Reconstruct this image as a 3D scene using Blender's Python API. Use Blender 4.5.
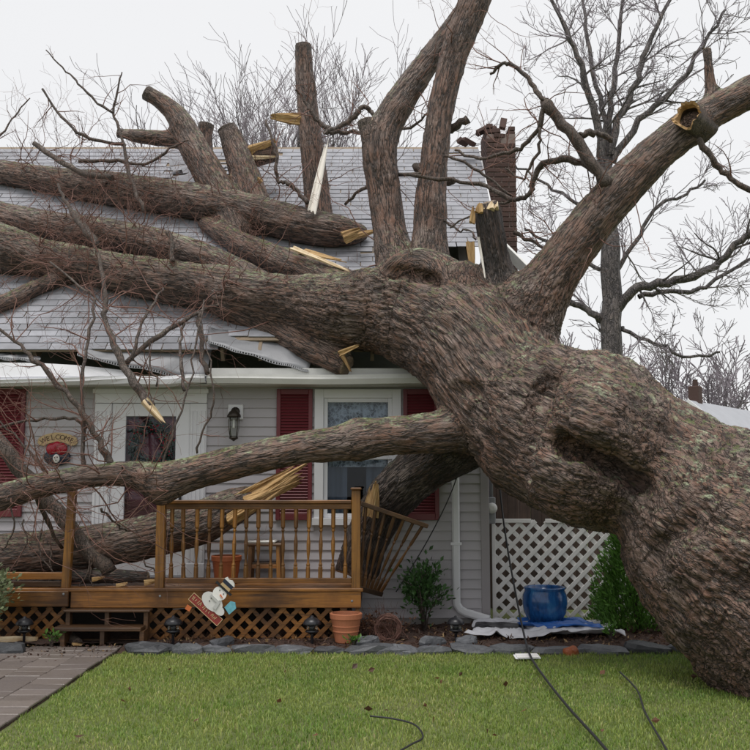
import bpy, math, random
import numpy as np
from mathutils import Vector, Matrix

random.seed(7); RNG = np.random.default_rng(7)
scene = bpy.context.scene
for o in list(bpy.data.objects): bpy.data.objects.remove(o)
COL = scene.collection

# ------------------------------------------------------------------ camera
F = 972.0; HOR = 480.0; CAMZ = 1.6
PITCH = math.atan((HOR-375)/F)
cam = bpy.data.cameras.new('camera'); camo = bpy.data.objects.new('camera', cam); COL.objects.link(camo)
camo.location = (0, 0, CAMZ); camo.rotation_euler = (math.pi/2+PITCH, 0, 0)
cam.sensor_width = 36; cam.lens = F/750*36; cam.clip_end = 2000; cam.clip_start = 0.1
scene.camera = camo
# ------------------------------------------------------------------ world, sun, exposure
W = bpy.data.worlds.new('World'); scene.world = W; W.use_nodes = True
wn = W.node_tree.nodes; wl = W.node_tree.links
bg = wn['Background']; sky = wn.new('ShaderNodeTexSky'); sky.sky_type = 'NISHITA'; sky.sun_disc = False
SUN_EL, SUN_AZ = math.radians(72), math.radians(200)
sky.sun_elevation = SUN_EL; sky.sun_rotation = SUN_AZ; sky.dust_density = 3; sky.air_density = 1
mx = wn.new('ShaderNodeMix'); mx.data_type = 'RGBA'; mx.inputs[0].default_value = 0.94
wl.new(sky.outputs[0], mx.inputs[6]); mx.inputs[7].default_value = (6.15, 6.15, 6.2, 1)
cn = wn.new('ShaderNodeTexNoise'); cn.inputs['Scale'].default_value = 1.3; cn.inputs['Detail'].default_value = 3
cm = wn.new('ShaderNodeMapRange'); cm.inputs[3].default_value = 0.93; cm.inputs[4].default_value = 1.05
wl.new(cn.outputs[0], cm.inputs[0])
vm = wn.new('ShaderNodeVectorMath'); vm.operation = 'SCALE'
wl.new(mx.outputs[2], vm.inputs[0]); wl.new(cm.outputs[0], vm.inputs[3]); wl.new(vm.outputs[0], bg.inputs[0])
bg.inputs[1].default_value = 0.1
sun = bpy.data.lights.new('sun', 'SUN'); suno = bpy.data.objects.new('sun', sun); COL.objects.link(suno)
sun.energy = 1.5; sun.angle = math.radians(28); sun.color = (1, .97, .93)
# light comes from behind-left of the camera, high up
sd = Vector((-0.35*math.cos(SUN_EL), -0.94*math.cos(SUN_EL), math.sin(SUN_EL)))
suno.rotation_euler = sd.to_track_quat('Z', 'Y').to_euler()
scene.render.engine = 'CYCLES'
vs = scene.view_settings; vs.view_transform = 'Standard'; vs.look = 'None'; vs.exposure = 0.58; vs.gamma = 1; vs.use_curve_mapping = False
scene.cycles.max_bounces = 6; scene.cycles.transparent_max_bounces = 12

# ------------------------------------------------------------------ helpers
SP, CP = math.sin(PITCH), math.cos(PITCH)
def PX(x, y, d):
    """pixel of the 750 px photograph + distance along Y -> world point"""
    u, v = (x-375)/F, (375-y)/F
    k = d/(CP-v*SP)
    return Vector((u*k, d, CAMZ+(SP+v*CP)*k))
def GP(x, y, z=0.0):
    u, v = (x-375)/F, (375-y)/F
    k = (z-CAMZ)/(SP+v*CP)
    return Vector((u*k, (CP-v*SP)*k, z))
EAVE_Y, EAVE_Z, SLOPE = 10.45, 3.0, 0.92
NRM = Vector((0, -SLOPE, 1)).normalized()
def rest(x, y, rpx):
    """depth at which a log seen at this pixel with this pixel radius lies on the roof plane"""
    d = 12.0
    for _ in range(12):
        p = PX(x, y, d); r = rpx*d/F
        gap = (p-Vector((0, EAVE_Y, EAVE_Z))).dot(NRM)-r*0.93
        d += gap*1.05
        d = min(max(d, 9.5), 14.2)
    return d

def meta(o, label=None, cat=None, group=None, kind=None):
    if label: o['label'] = label
    if cat: o['category'] = cat
    if group: o['group'] = group
    if kind: o['kind'] = kind
    return o
def thing(name, label, cat, loc=(0, 0, 0), group=None, rot=(0, 0, 0)):
    o = bpy.data.objects.new(name, None); COL.objects.link(o); o.location = loc; o.rotation_euler = rot
    o.empty_display_size = .1
    return meta(o, label, cat, group)
def link(name, me, parent=None, loc=None, rot=None, scale=None):
    o = bpy.data.objects.new(name, me); COL.objects.link(o)
    if parent is not None:
        o.parent = parent
        # geometry is given in world space unless the caller says otherwise
    if loc is not None: o.location = loc
    if rot is not None: o.rotation_euler = rot
    if scale is not None: o.scale = scale
    return o
def setm(me, mat):
    if mat: me.materials.append(mat)
    return me

class MB:
    """collects shapes, builds ONE mesh object"""
    def __init__(s): s.v = []; s.f = []
    def add(s, vs, fs):
        n = len(s.v); s.v.extend([tuple(p) for p in vs]); s.f.extend([tuple(i+n for i in f) for f in fs]); return s
    def box(s, lo, hi, M=None):
        x0, y0, z0 = lo; x1, y1, z1 = hi
        vs = [(x0,y0,z0),(x1,y0,z0),(x1,y1,z0),(x0,y1,z0),(x0,y0,z1),(x1,y0,z1),(x1,y1,z1),(x0,y1,z1)]
        if M is not None: vs = [M@Vector(p) for p in vs]
        return s.add(vs, [(0,3,2,1),(4,5,6,7),(0,1,5,4),(1,2,6,5),(2,3,7,6),(3,0,4,7)])
    def cbox(s, lo, hi, b=.004, M=None):
        """chamfered box"""
        lo = Vector(lo); hi = Vector(hi); vs = []; idx = {}
        b = min(b, .45*min(hi-lo))
        for i in range(8):
            sg = [(i >> k) & 1 for k in range(3)]
            for ax in range(3):
                p = [0, 0, 0]
                for k in range(3):
                    e = hi[k] if sg[k] else lo[k]
                    if k != ax: e += -b if sg[k] else b
                    p[k] = e
                idx[(i, ax)] = len(vs); vs.append(Vector(p))
        fs = []
        for ax in range(3):
            a, c = (ax+1) % 3, (ax+2) % 3
            for sgn in (0, 1):
                q = [(sgn << ax) | (i << a) | (j << c) for i, j in ((0,0),(1,0),(1,1),(0,1))]
                q = [idx[(k, ax)] for k in q]
                fs.append(q if sgn else q[::-1])
        for ax in range(3):
            a, c = (ax+1) % 3, (ax+2) % 3
            for i in (0, 1):
                for j in (0, 1):
                    k0 = (i << a) | (j << c); k1 = k0 | (1 << ax)
                    q = [idx[(k0, a)], idx[(k1, a)], idx[(k1, c)], idx[(k0, c)]]
                    fs.append(q if (i == j) else q[::-1])
        for i in range(8):
            par = bin(i).count('1') % 2
            q = [idx[(i, 0)], idx[(i, 1)], idx[(i, 2)]]
            fs.append(q if par else q[::-1])
        if M is not None: vs = [M@p for p in vs]
        return s.add(vs, fs)
    def bar(s, p0, p1, w, h, up=(0, 0, 1), b=.003):
        """rectangular bar between two points"""
        p0 = Vector(p0); p1 = Vector(p1); t = (p1-p0); L = t.length; t.normalize()
        up = Vector(up); sx = t.cross(up)
        if sx.length < 1e-4: sx = t.cross(Vector((0, 1, 0)))
        sx.normalize(); uz = sx.cross(t)
        M = Matrix(((sx.x, t.x, uz.x, p0.x), (sx.y, t.y, uz.y, p0.y), (sx.z, t.z, uz.z, p0.z), (0, 0, 0, 1)))
        return s.cbox((-w/2, 0, -h/2), (w/2, L, h/2), b, M)
    def tube(s, pts, rads, n=6, cap=True):
        pts = [Vector(p) for p in pts]; m = len(pts)
        if not hasattr(rads, '__len__'): rads = [rads]*m
        base = len(s.v); T = None; U = None
        for i in range(m):
            t = (pts[min(i+1, m-1)]-pts[max(i-1, 0)])
            if t.length < 1e-9: t = Vector((0, 0, 1))
            t.normalize()
            if U is None:
                U = t.cross(Vector((.3, .2, 1)));
                if U.length < .01: U = t.cross(Vector((1, 0, 0)))
            U = (U-t*U.dot(t)).normalized(); V = t.cross(U)
            for k in range(n):
                a = 2*math.pi*k/n
                s.v.append(tuple(pts[i]+(U*math.cos(a)+V*math.sin(a))*rads[i]))
        for i in range(m-1):
            for k in range(n):
                a = base+i*n+k; b = base+i*n+(k+1) % n
                s.f.append((a, b, b+n, a+n))
        if cap:
            s.f.append(tuple(base+k for k in range(n))[::-1]); s.f.append(tuple(base+(m-1)*n+k for k in range(n)))
        return s
    def lathe(s, c, prof, n=20, axis='Z'):
        """prof = [(r, z)...]"""
        base = len(s.v); c = Vector(c)
        for r, z in prof:
            for k in range(n):
                a = 2*math.pi*k/n
                p = Vector((r*math.cos(a), r*math.sin(a), z)) if axis == 'Z' else Vector((r*math.cos(a), -z, r*math.sin(a)))
                s.v.append(tuple(c+p))
        for i in range(len(prof)-1):
            for k in range(n):
                a = base+i*n+k; b = base+i*n+(k+1) % n
                s.f.append((a, b, b+n, a+n))
        s.f.append(tuple(base+k for k in range(n))[::-1]); s.f.append(tuple(base+(len(prof)-1)*n+k for k in range(n)))
        return s
    def mesh(s, name, mat=None, smooth=False):
        me = bpy.data.meshes.new(name); me.from_pydata(s.v, [], s.f); me.update()
        if smooth: me.polygons.foreach_set('use_smooth', np.array([len(p) <= 4 for p in s.f], bool))
        return setm(me, mat)
    def obj(s, name, mat, parent=None, smooth=False):
        if parent is not None:
            M = world_of(parent)
            if M != Matrix():
                Mi = M.inverted(); s.v = [tuple(Mi@Vector(p)) for p in s.v]
        return link(name, s.mesh(name, mat, smooth), parent)
def world_of(o):
    M = Matrix()
    while o is not None:
        M = (Matrix.LocRotScale(o.location, o.rotation_euler, o.scale))@M; o = o.parent
    return M

def np_mesh(name, V, Fq, mat=None, smooth=True, fsize=4):
    me = bpy.data.meshes.new(name); nf = len(Fq)
    me.vertices.add(len(V)); me.vertices.foreach_set('co', np.asarray(V, np.float32).ravel())
    me.loops.add(nf*fsize); me.loops.foreach_set('vertex_index', np.asarray(Fq, np.int32).ravel())
    me.polygons.add(nf); me.polygons.foreach_set('loop_start', np.arange(0, nf*fsize, fsize, dtype=np.int32))
    me.polygons.foreach_set('use_smooth', np.full(nf, smooth, bool))
    me.update(calc_edges=True); return setm(me, mat)
def attr(me, name, data, typ='FLOAT'):
    a = me.attributes.new(name, typ, 'POINT')
    a.data.foreach_set('vector' if typ == 'FLOAT_VECTOR' else 'value', np.asarray(data, np.float32).ravel())

# ---- numpy noise
def _h(ix, iy, iz, seed):
    h = (ix.astype(np.int64)*374761393+iy.astype(np.int64)*668265263+iz.astype(np.int64)*2147483647+seed*974634777) & 0xffffffff
    h = ((h ^ (h >> 13))*1274126177) & 0xffffffff
    h = ((h ^ (h >> 16))*2246822519) & 0xffffffff
    return ((h ^ (h >> 15)) & 0xffffff)/float(0xffffff)
def vnoise(p, seed=0):
    i = np.floor(p); f = p-i; f = f*f*(3-2*f); i = i.astype(np.int64); r = 0
    for dx in (0, 1):
        for dy in (0, 1):
            for dz in (0, 1):
                w = (f[:, 0] if dx else 1-f[:, 0])*(f[:, 1] if dy else 1-f[:, 1])*(f[:, 2] if dz else 1-f[:, 2])
                r = r+w*_h(i[:, 0]+dx, i[:, 1]+dy, i[:, 2]+dz, seed)
    return r*2-1
def chunked(fn):
    def run(p, *a, **k):
        if len(p) <= 32768: return fn(p, *a, **k)
        out = [fn(p[i:i+32768], *a, **k) for i in range(0, len(p), 32768)]
        return tuple(np.concatenate(c) for c in zip(*out)) if isinstance(out[0], tuple) else np.concatenate(out)
    return run
@chunked
def fbm(p, o=3, seed=0):
    r = 0; a = 1; t = 0
    for k in range(o):
        r = r+a*vnoise(p*(2.03**k), seed+k); t += a; a *= .5
    return r/t
@chunked
def voro(p, seed=0):
    i = np.floor(p).astype(np.int64); f = p-i
    F1 = np.full(len(p), 9., np.float32); F2 = F1.copy()
    for dx in (-1, 0, 1):
        for dy in (-1, 0, 1):
            for dz in (-1, 0, 1):
                a = i[:, 0]+dx; b = i[:, 1]+dy; c = i[:, 2]+dz
                u = _h(a, b, c, seed); v = (u*7919.37) % 1.0; w = (u*104.729+v*13.1) % 1.0
                d = np.sqrt((dx+u-f[:, 0])**2+(dy+v-f[:, 1])**2+(dz+w-f[:, 2])**2)
                n = d < F1; F2 = np.where(n, F1, np.minimum(F2, d)); F1 = np.where(n, d, F1)
    return F1, F2

# ------------------------------------------------------------------ materials
class NT:
    def __init__(s, name):
        s.m = bpy.data.materials.new(name); s.m.use_nodes = True
        s.t = s.m.node_tree; s.b = s.t.nodes['Principled BSDF']; s.out = s.t.nodes['Material Output']
    def n(s, typ, props=None, **ins):
        nd = s.t.nodes.new('ShaderNode'+typ)
        for k, v in (props or {}).items(): setattr(nd, k, v)
        for k, v in ins.items(): s.put(nd, k, v)
        return nd
    def put(s, nd, k, v):
        i = nd.inputs[int(k[1:])] if (k[0] == 'i' and k[1:].isdigit()) else nd.inputs[k.replace('_', ' ')]
        if isinstance(v, bpy.types.NodeSocket): s.t.links.new(v, i)
        else: i.default_value = v
    def math(s, op, a, b=0.0, c=0.0):
        return s.n('Math', {'operation': op}, i0=a, i1=b, i2=c).outputs[0]
    def mix(s, fac, a, b, mode='MIX'):
        nd = s.n('Mix', {'data_type': 'RGBA', 'blend_type': mode}); s.put(nd, 'i0', fac)
        for k, v in (('i6', a), ('i7', b)):
            s.put(nd, k, v if isinstance(v, bpy.types.NodeSocket) else (*v, 1) if len(v) == 3 else v)
        return nd.outputs[2]
    def noise(s, scale, detail=4, vec=None, rough=.55, dist=0):
        nd = s.n('TexNoise', Scale=scale, Detail=detail, Roughness=rough, Distortion=dist)
        if vec is not None: s.put(nd, 'Vector', vec)
        return nd.outputs[0]
    def ramp(s, fac, stops):
        nd = s.n('ValToRGB'); s.put(nd, 'Fac', fac); e = nd.color_ramp.elements
        while len(e) < len(stops): e.new(.5)
        for el, (p, c) in zip(e, stops): el.position = p; el.color = (*c, 1) if len(c) == 3 else c
        return nd.outputs[0]
    def rng(s, v, a, b, c=0., d=1.):
        nd = s.n('MapRange', {'clamp': True}, i0=v, i1=a, i2=b, i3=c, i4=d); return nd.outputs[0]
    def vec(s, kind='Object', scale=(1, 1, 1)):
        tc = s.n('TexCoord').outputs[kind]
        return s.n('Mapping', Vector=tc, Scale=scale).outputs[0]
    def bump(s, h, dist=.01, strength=1.0):
        nd = s.n('Bump', Height=h, Distance=dist, Strength=strength); s.put(s.b, 'Normal', nd.outputs[0]); return nd
    def set(s, **k):
        for a, v in k.items(): s.put(s.b, a, v if not (isinstance(v, tuple) and len(v) == 3) else (*v, 1))
        return s.m
    def orand(s): return s.n('ObjectInfo').outputs['Random']
def shade(c, k): return tuple(min(1, x*k) for x in c)

def m_plain(name, col, rough=.6, var=.18, scale=6, bump=.002, metal=0., orand=0.15):
    t = NT(name); v = t.vec(); n = t.noise(scale, 5, v)
    c = t.mix(n, shade(col, 1-var*1.6), shade(col, 1+var*1.3))
    if orand:
        f = t.rng(t.orand(), 0, 1, 1-orand, 1+orand)
        c = t.n('VectorMath', {'operation': 'SCALE'}, i0=c, i3=f).outputs[0]
    if bump: t.bump(t.noise(scale*9, 4, v), bump, .6)
    return t.set(Base_Color=c, Roughness=rough, Metallic=metal)
def m_wood(name, col, dark, rough=.6, axis=0, orand=.25):
    """stained timber, grain runs along the local axis"""
    t = NT(name); sc = [30, 30, 30]; sc[axis] = 1.6
    oi = t.n('ObjectInfo'); tc = t.n('TexCoord').outputs['Object']
    off = t.n('VectorMath', {'operation': 'SCALE'}, i0=oi.outputs['Location'], i3=3.7).outputs[0]
    ad = t.n('VectorMath', {'operation': 'ADD'}, i0=tc, i1=off).outputs[0]
    v = t.n('Mapping', Vector=ad, Scale=tuple(sc)).outputs[0]
    g = t.noise(1.0, 6, v, .65, .6); big = t.noise(2.2, 4, ad)
    c = t.ramp(g, [(.28, dark), (.55, col), (.8, shade(col, 1.35))])
    c = t.mix(t.rng(big, .43, .64, 0, .75), c, dark)
    f = t.rng(oi.outputs['Random'], 0, 1, 1-orand, 1+orand)
    c = t.n('VectorMath', {'operation': 'SCALE'}, i0=c, i3=f).outputs[0]
    t.bump(g, .004, .5)
    return t.set(Base_Color=c, Roughness=t.rng(big, .3, .7, rough-.2, rough+.1))

def m_bark(name, ridge=(.185, .130, .106), furrow=(.015, .0095, .007), warm=(.235, .108, .066), green=.95, attrgrain=True, k=1.0):
    t = NT(name)
    if attrgrain:
        g = t.n('Attribute', {'attribute_name': 'grain'}).outputs['Vector']
        dep = t.n('Attribute', {'attribute_name': 'furrow'}).outputs['Fac']
        wood = t.n('Attribute', {'attribute_name': 'wood'}).outputs['Fac']; moss = t.n('Attribute', {'attribute_name': 'moss'}).outputs['Fac']
    else:
        g = t.vec('Object', (1, 1, .35)); dep = None; wood = None; moss = None
    pos = t.n('NewGeometry').outputs['Position']
    wrp = t.n('TexNoise', Scale=13., Detail=3., Vector=g).outputs['Color']
    wv = t.n('VectorMath', {'operation': 'MULTIPLY_ADD'}, i0=wrp, i1=(.034, .034, .034), i2=g).outputs[0]
    v1 = t.n('TexVoronoi', {'feature': 'DISTANCE_TO_EDGE'}, Scale=36.*k, Vector=wv).outputs['Distance']
    v2 = t.n('TexVoronoi', {'feature': 'DISTANCE_TO_EDGE'}, Scale=105.*k, Vector=wv).outputs['Distance']
    n1 = t.noise(60*k, 5, g, .65); n0 = t.noise(1.7, 4, pos); n2 = t.noise(7., 4, pos)
    rg1 = t.math('ABSOLUTE', t.math('SUBTRACT', t.noise(34.*k, 3, wv, .5), .5)); rg2 = t.math('ABSOLUTE', t.math('SUBTRACT', t.noise(16.*k, 3, wv, .55), .5))
    e1 = t.math('MINIMUM', t.math('MAXIMUM', t.rng(v1, .0, .13), t.rng(t.noise(17.*k, 3, wv, .6), .44, .58, 0, .85)), t.rng(rg2, 0, .055)); e2 = t.math('ADD', t.math('MULTIPLY', t.rng(rg1, 0, .08), .4), t.math('MULTIPLY', t.rng(v2, 0, .2), .6))
    h = t.math('ADD', t.math('MULTIPLY', e1, .62), t.math('MULTIPLY', e2, .25))
    h = t.math('ADD', h, t.math('MULTIPLY', n1, .35))
    c = t.mix(t.rng(h, .3, .95), furrow, ridge)
    fl = t.noise(24., 4, g, .6)
    c = t.mix(t.math('MULTIPLY', t.rng(t.math('MULTIPLY', n0, n2), .16, .36, .15, .8), t.rng(h, .5, 1.0)), c, warm, 'MIX')
    c = t.mix(t.math('MULTIPLY', t.rng(fl, .5, .72, 0, .6), t.rng(h, .55, 1.)), c, shade(ridge, 1.75))
    c = t.mix(t.rng(t.noise(3.1, 5, pos, .6), .5, .68, 0, .55), c, shade(furrow, 2.2))
    c = t.mix(t.math('MULTIPLY', t.rng(t.noise(2.3, 4, pos), .52, .66, 0, .6), t.rng(h, .5, 1.)), c, (.26, .215, .195))
    if dep is not None:
        c = t.mix(t.math('MULTIPLY', dep, .5), c, furrow)
    # lichen and moss grow on the weather side
    nz = t.n('SeparateXYZ', i0=t.n('NewGeometry').outputs['Normal']).outputs[2]
    up = t.rng(nz, .25, .9)
    ln = t.rng(t.noise(15., 6, pos, .75), .50, .60)
    lich = t.math('MULTIPLY', t.math('MULTIPLY', up, ln), t.rng(n0, .32, .46))
    c = t.mix(t.math('MULTIPLY', lich, green), c, t.mix(t.rng(t.noise(4., 3, pos), .45, .6), (.10, .135, .03), (.36, .42, .27)))
    if moss is not None:
        mf = t.math('MULTIPLY', t.math('MULTIPLY', moss, t.rng(nz, .62, .95)), t.rng(t.noise(10., 6, pos, .75), .47, .58))
        c = t.mix(mf, c, t.mix(t.rng(t.noise(19., 4, pos, .7), .46, .56), (.085, .12, .022), (.34, .42, .24)))
    if wood is not None:
        wc = t.mix(t.noise(45., 4, g), (.20, .14, .10), (.40, .31, .22))
        c = t.mix(wood, c, wc)
    t.bump(h, .013/k, 1.)
    return t.set(Base_Color=c, Roughness=t.rng(n2, .3, .7, .44, .72))
def m_leaf(name, col, var=(.6, 1.6), warm=None):
    t = NT(name); a = t.n('Attribute', {'attribute_name': 'rnd'}).outputs['Fac']
    c = t.mix(a, shade(col, var[0]), shade(col, var[1]))
    if warm: c = t.mix(t.rng(a, .78, .92), c, warm)
    t.set(Base_Color=c, Roughness=.55)
    tr = t.n('BsdfTranslucent', Color=c); ms = t.n('MixShader', i0=.3, i1=t.b.outputs[0], i2=tr.outputs[0])
    t.t.links.new(ms.outputs[0], t.out.inputs[0]); return t.m
def m_glass(name, tint=(.9, .95, 1), refl=.45):
    t = NT(name); fr = t.n('Fresnel', IOR=1.5).outputs[0]
    tr = t.n('BsdfTransparent', Color=(*tint, 1)); gl = t.n('BsdfGlossy', Roughness=.02)
    ms = t.n('MixShader', i0=t.math('MULTIPLY', fr, refl), i1=tr.outputs[0], i2=gl.outputs[0])
    t.t.links.new(ms.outputs[0], t.out.inputs[0]); return t.m

MAT = {}
MAT['bark'] = m_bark('bark')
MAT['bark_dark'] = m_bark('dark_bark', ridge=(.045, .034, .03), furrow=(.012, .009, .008), warm=(.11, .06, .04), green=.3)  # same bark in a much darker tone
MAT['branch'] = m_bark('branch_bark', ridge=(.095, .073, .062), furrow=(.035, .026, .021), warm=(.14, .085, .06), attrgrain=False, green=.2, k=1.6)
MAT['twig'] = m_plain('twig_bark', (.17, .085, .065), .7, .5, 4, 0, orand=.2)
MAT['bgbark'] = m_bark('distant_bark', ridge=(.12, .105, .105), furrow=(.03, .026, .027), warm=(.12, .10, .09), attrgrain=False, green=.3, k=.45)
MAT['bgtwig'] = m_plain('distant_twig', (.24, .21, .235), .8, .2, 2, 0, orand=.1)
MAT['siding'] = m_plain('vinyl_siding', (.445, .425, .445), .55, .05, 1.7, .0006, orand=.035)
MAT['white'] = m_plain('white_trim', (.74, .745, .77), .45, .06, 3, .0006, orand=.03)
MAT['offwhite'] = m_plain('weathered_aluminium', (.62, .62, .60), .5, .12, 5, .001)
MAT['lattice'] = m_plain('lattice_vinyl', (.78, .77, .76), .6, .06, 5, .0005, orand=.05)
MAT['red'] = m_plain('shutter_paint', (.155, .022, .03), .45, .12, 3, .0005, orand=.06)
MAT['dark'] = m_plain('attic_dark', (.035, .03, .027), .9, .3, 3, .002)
MAT['ply'] = m_plain('roof_sheathing', (.22, .17, .12), .8, .25, 4, .002)
MAT['deck'] = m_wood('deck_stain_x', (.27, .112, .024), (.045, .019, .008), .5, 0)
MAT['deckz'] = m_wood('deck_stain_z', (.30, .135, .028), (.06, .026, .01), .5, 2)
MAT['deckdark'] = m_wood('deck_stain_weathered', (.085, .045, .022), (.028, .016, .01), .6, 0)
MAT['step'] = m_wood('step_stain', (.12, .06, .025), (.035, .018, .01), .6, 0)
def m_torn(name, lo, mid, hi):
    t = NT(name); g = t.n('Attribute', {'attribute_name': 'grain'}).outputs['Vector']; n = t.noise(150., 5, g, .65); n2 = t.noise(22., 4, g, .6)
    c = t.ramp(n, [(.3, lo), (.5, mid), (.72, hi)]); c = t.mix(t.rng(n2, .48, .68, 0, .75), c, lo); t.bump(n, .006, .8); return t.set(Base_Color=c, Roughness=.8)
MAT['wood_torn'] = m_torn('torn_heartwood', (.17, .085, .035), (.46, .29, .12), (.62, .47, .26))
MAT['wood_pale'] = m_torn('torn_sapwood', (.42, .27, .13), (.72, .58, .38), (.85, .76, .60))
MAT['wood_white'] = m_plain('peeled_sapwood', (.85, .80, .74), .6, .06, 6, .001)
MAT['metal_grey'] = m_plain('bent_aluminium_sheet', (.24, .245, .26), .5, .15, 6, .003, .15)
MAT['black'] = m_plain('black_plastic', (.018, .018, .022), .35, .2, 9, .0005)
MAT['brass'] = m_plain('aged_lantern_metal', (.06, .05, .04), .4, .4, 20, .001, .6)
MAT['terracotta'] = m_plain('terracotta', (.40, .145, .07), .7, .15, 9, .001)
MAT['terradark'] = m_plain('terracotta_orange', (.33, .09, .03), .55, .15, 9, .001)
MAT['tan'] = m_plain('tan_painted_wood', (.52, .38, .2), .6, .15, 12, .001)
MAT['ink'] = m_plain('brown_lettering', (.06, .035, .02), .6, .1, 9, 0)
MAT['cable'] = m_plain('cable_rubber', (.02, .02, .022), .5, .2, 9, 0)
MAT['glass'] = m_glass('window_glass')
MAT['glasslamp'] = m_glass('lantern_glass', (.85, .87, .85))
MAT['redgloss'] = m_plain('red_enamel', (.33, .012, .03), .2, .2, 10, 0)
MAT['navy'] = m_plain('navy_paint', (.015, .022, .045), .4, .2, 9, 0)
MAT['chalk'] = m_plain('white_paint', (.8, .79, .76), .6, .05, 9, .0005)
MAT['teal'] = m_plain('teal_paint', (.16, .46, .55), .5, .3, 30, 0)
MAT['signred'] = m_plain('sign_red', (.26, .035, .03), .55, .25, 30, 0)
MAT['orange'] = m_plain('carrot_orange', (.7, .18, .05), .5, .1, 9, 0)
MAT['concrete'] = m_plain('foundation_concrete', (.24, .23, .22), .85, .2, 5, .004)

def build_special_mats():
    # shingle: light grey granules
    t = NT('asphalt_shingle'); v = t.vec('Object'); n = t.noise(260, 2, v); n2 = t.noise(3.5, 4, t.n('NewGeometry').outputs['Position'])
    c = t.mix(n, (.22, .225, .25), (.43, .435, .47)); c = t.mix(t.rng(n2, .42, .66, 0, .6), c, (.20, .20, .215))
    f = t.rng(t.orand(), 0, 1, .74, 1.12); c = t.n('VectorMath', {'operation': 'SCALE'}, i0=c, i3=f).outputs[0]
    t.bump(n, .002, .5); MAT['shingle'] = t.set(Base_Color=c, Roughness=.85)
    # brick
    t = NT('chimney_brick'); pos = t.n('NewGeometry').outputs['Position']; n = t.noise(40, 4, pos); n2 = t.noise(4, 3, pos)
    c = t.mix(n, (.055, .033, .029), (.105, .06, .05)); c = t.mix(t.rng(n2, .5, .8, 0, .5), c, (.09, .05, .045))
    f = t.rng(t.orand(), 0, 1, .75, 1.2); c = t.n('VectorMath', {'operation': 'SCALE'}, i0=c, i3=f).outputs[0]
    t.bump(n, .004, .7); MAT['brick'] = t.set(Base_Color=c, Roughness=.9)
    MAT['mortar'] = m_plain('mortar', (.20, .16, .145), .95, .2, 20, .003)
    # paver
    t = NT('wet_paver'); pos = t.n('NewGeometry').outputs['Position']; n = t.noise(70, 4, pos); n2 = t.noise(2.3, 4, pos)
    c = t.mix(n, (.105, .088, .078), (.21, .178, .16)); c = t.mix(t.rng(n2, .42, .7, 0, .55), c, (.10, .078, .075))
    f = t.rng(t.orand(), 0, 1, .85, 1.14); c = t.n('VectorMath', {'operation': 'SCALE'}, i0=c, i3=f).outputs[0]
    t.bump(n, .003, .6); MAT['paver'] = t.set(Base_Color=c, Roughness=t.rng(n2, .35, .65, .3, .65))
    # slate edging
    t = NT('slate_stone'); pos = t.n('NewGeometry').outputs['Position']; n = t.noise(26, 6, pos, .65); n2 = t.noise(5, 3, pos)
    c = t.mix(n, (.035, .038, .045), (.13, .135, .145)); f = t.rng(t.orand(), 0, 1, .6, 1.5)
    c = t.n('VectorMath', {'operation': 'SCALE'}, i0=c, i3=f).outputs[0]
    t.bump(n, .012, .8); MAT['slate'] = t.set(Base_Color=c, Roughness=.5)
    # mulch bed
    t = NT('bark_mulch'); pos = t.n('NewGeometry').outputs['Position']; n = t.noise(48, 6, pos, .7); n2 = t.noise(6, 4, pos)
    c = t.mix(t.rng(n, .3, .7), (.028, .016, .012), (.13, .07, .05)); c = t.mix(t.rng(n2, .45, .7, 0, .6), c, (.055, .035, .028))
    t.bump(n, .03, 1.); MAT['mulch'] = t.set(Base_Color=c, Roughness=.9)
    # lawn soil/thatch under the blades
    t = NT('lawn_thatch'); pos = t.n('NewGeometry').outputs['Position']; n = t.noise(30, 6, pos, .7); n2 = t.noise(1.1, 4, pos)
    c = t.mix(t.rng(n, .3, .7), (.06, .09, .022), (.16, .20, .055)); c = t.mix(t.rng(n2, .4, .65), c, (.13, .14, .05))
    t.bump(n, .03, .8); MAT['lawn'] = t.set(Base_Color=c, Roughness=.9)
    # grass blades
    t = NT('grass_blade'); a = t.n('Attribute', {'attribute_name': 'rnd'}).outputs['Fac']; pos = t.n('NewGeometry').outputs['Position']
    n2 = t.noise(1.3, 4, pos); n3 = t.noise(6, 3, pos)
    c = t.ramp(a, [(0, (.10, .20, .03)), (.4, (.20, .31, .05)), (.7, (.31, .38, .085)), (.88, (.47, .45, .17)), (1, (.52, .46, .24))])
    c = t.mix(t.rng(n2, .40, .62, 0, .45), c, (.36, .39, .11)); c = t.mix(t.rng(n3, .5, .8, 0, .4), c, (.13, .26, .04))
    t.set(Base_Color=c, Roughness=.5); tr = t.n('BsdfTranslucent', Color=c); ms = t.n('MixShader', i0=.35, i1=t.b.outputs[0], i2=tr.outputs[0])
    t.t.links.new(ms.outputs[0], t.out.inputs[0]); MAT['grass'] = t.m
    # blue glaze
    t = NT('blue_glaze'); v = t.vec('Object', (1, 1, .3)); n = t.noise(14, 5, v, .6); n2 = t.noise(5, 3, v)
    c = t.ramp(n, [(.3, (.008, .03, .10)), (.5, (.015, .085, .26)), (.75, (.05, .2, .42))])
    MAT['glaze'] = t.set(Base_Color=c, Roughness=.18)
    # lace curtain
    t = NT('lace_curtain'); v = t.vec('Object'); vo = t.n('TexVoronoi', {'feature': 'DISTANCE_TO_EDGE'}, Scale=22., Vector=v).outputs['Distance']
    n = t.noise(9, 4, v, .6); f = t.math('ADD', t.rng(vo, 0, .14, .55, 0), t.rng(n, .42, .58, 0, .6))
    t.set(Base_Color=(.55, .56, .58), Roughness=.9); tr = t.n('BsdfTransparent')
    ms = t.n('MixShader', i0=t.math('MINIMUM', t.math('ADD', f, .25), 1.), i1=tr.outputs[0], i2=t.b.outputs[0])
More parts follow.
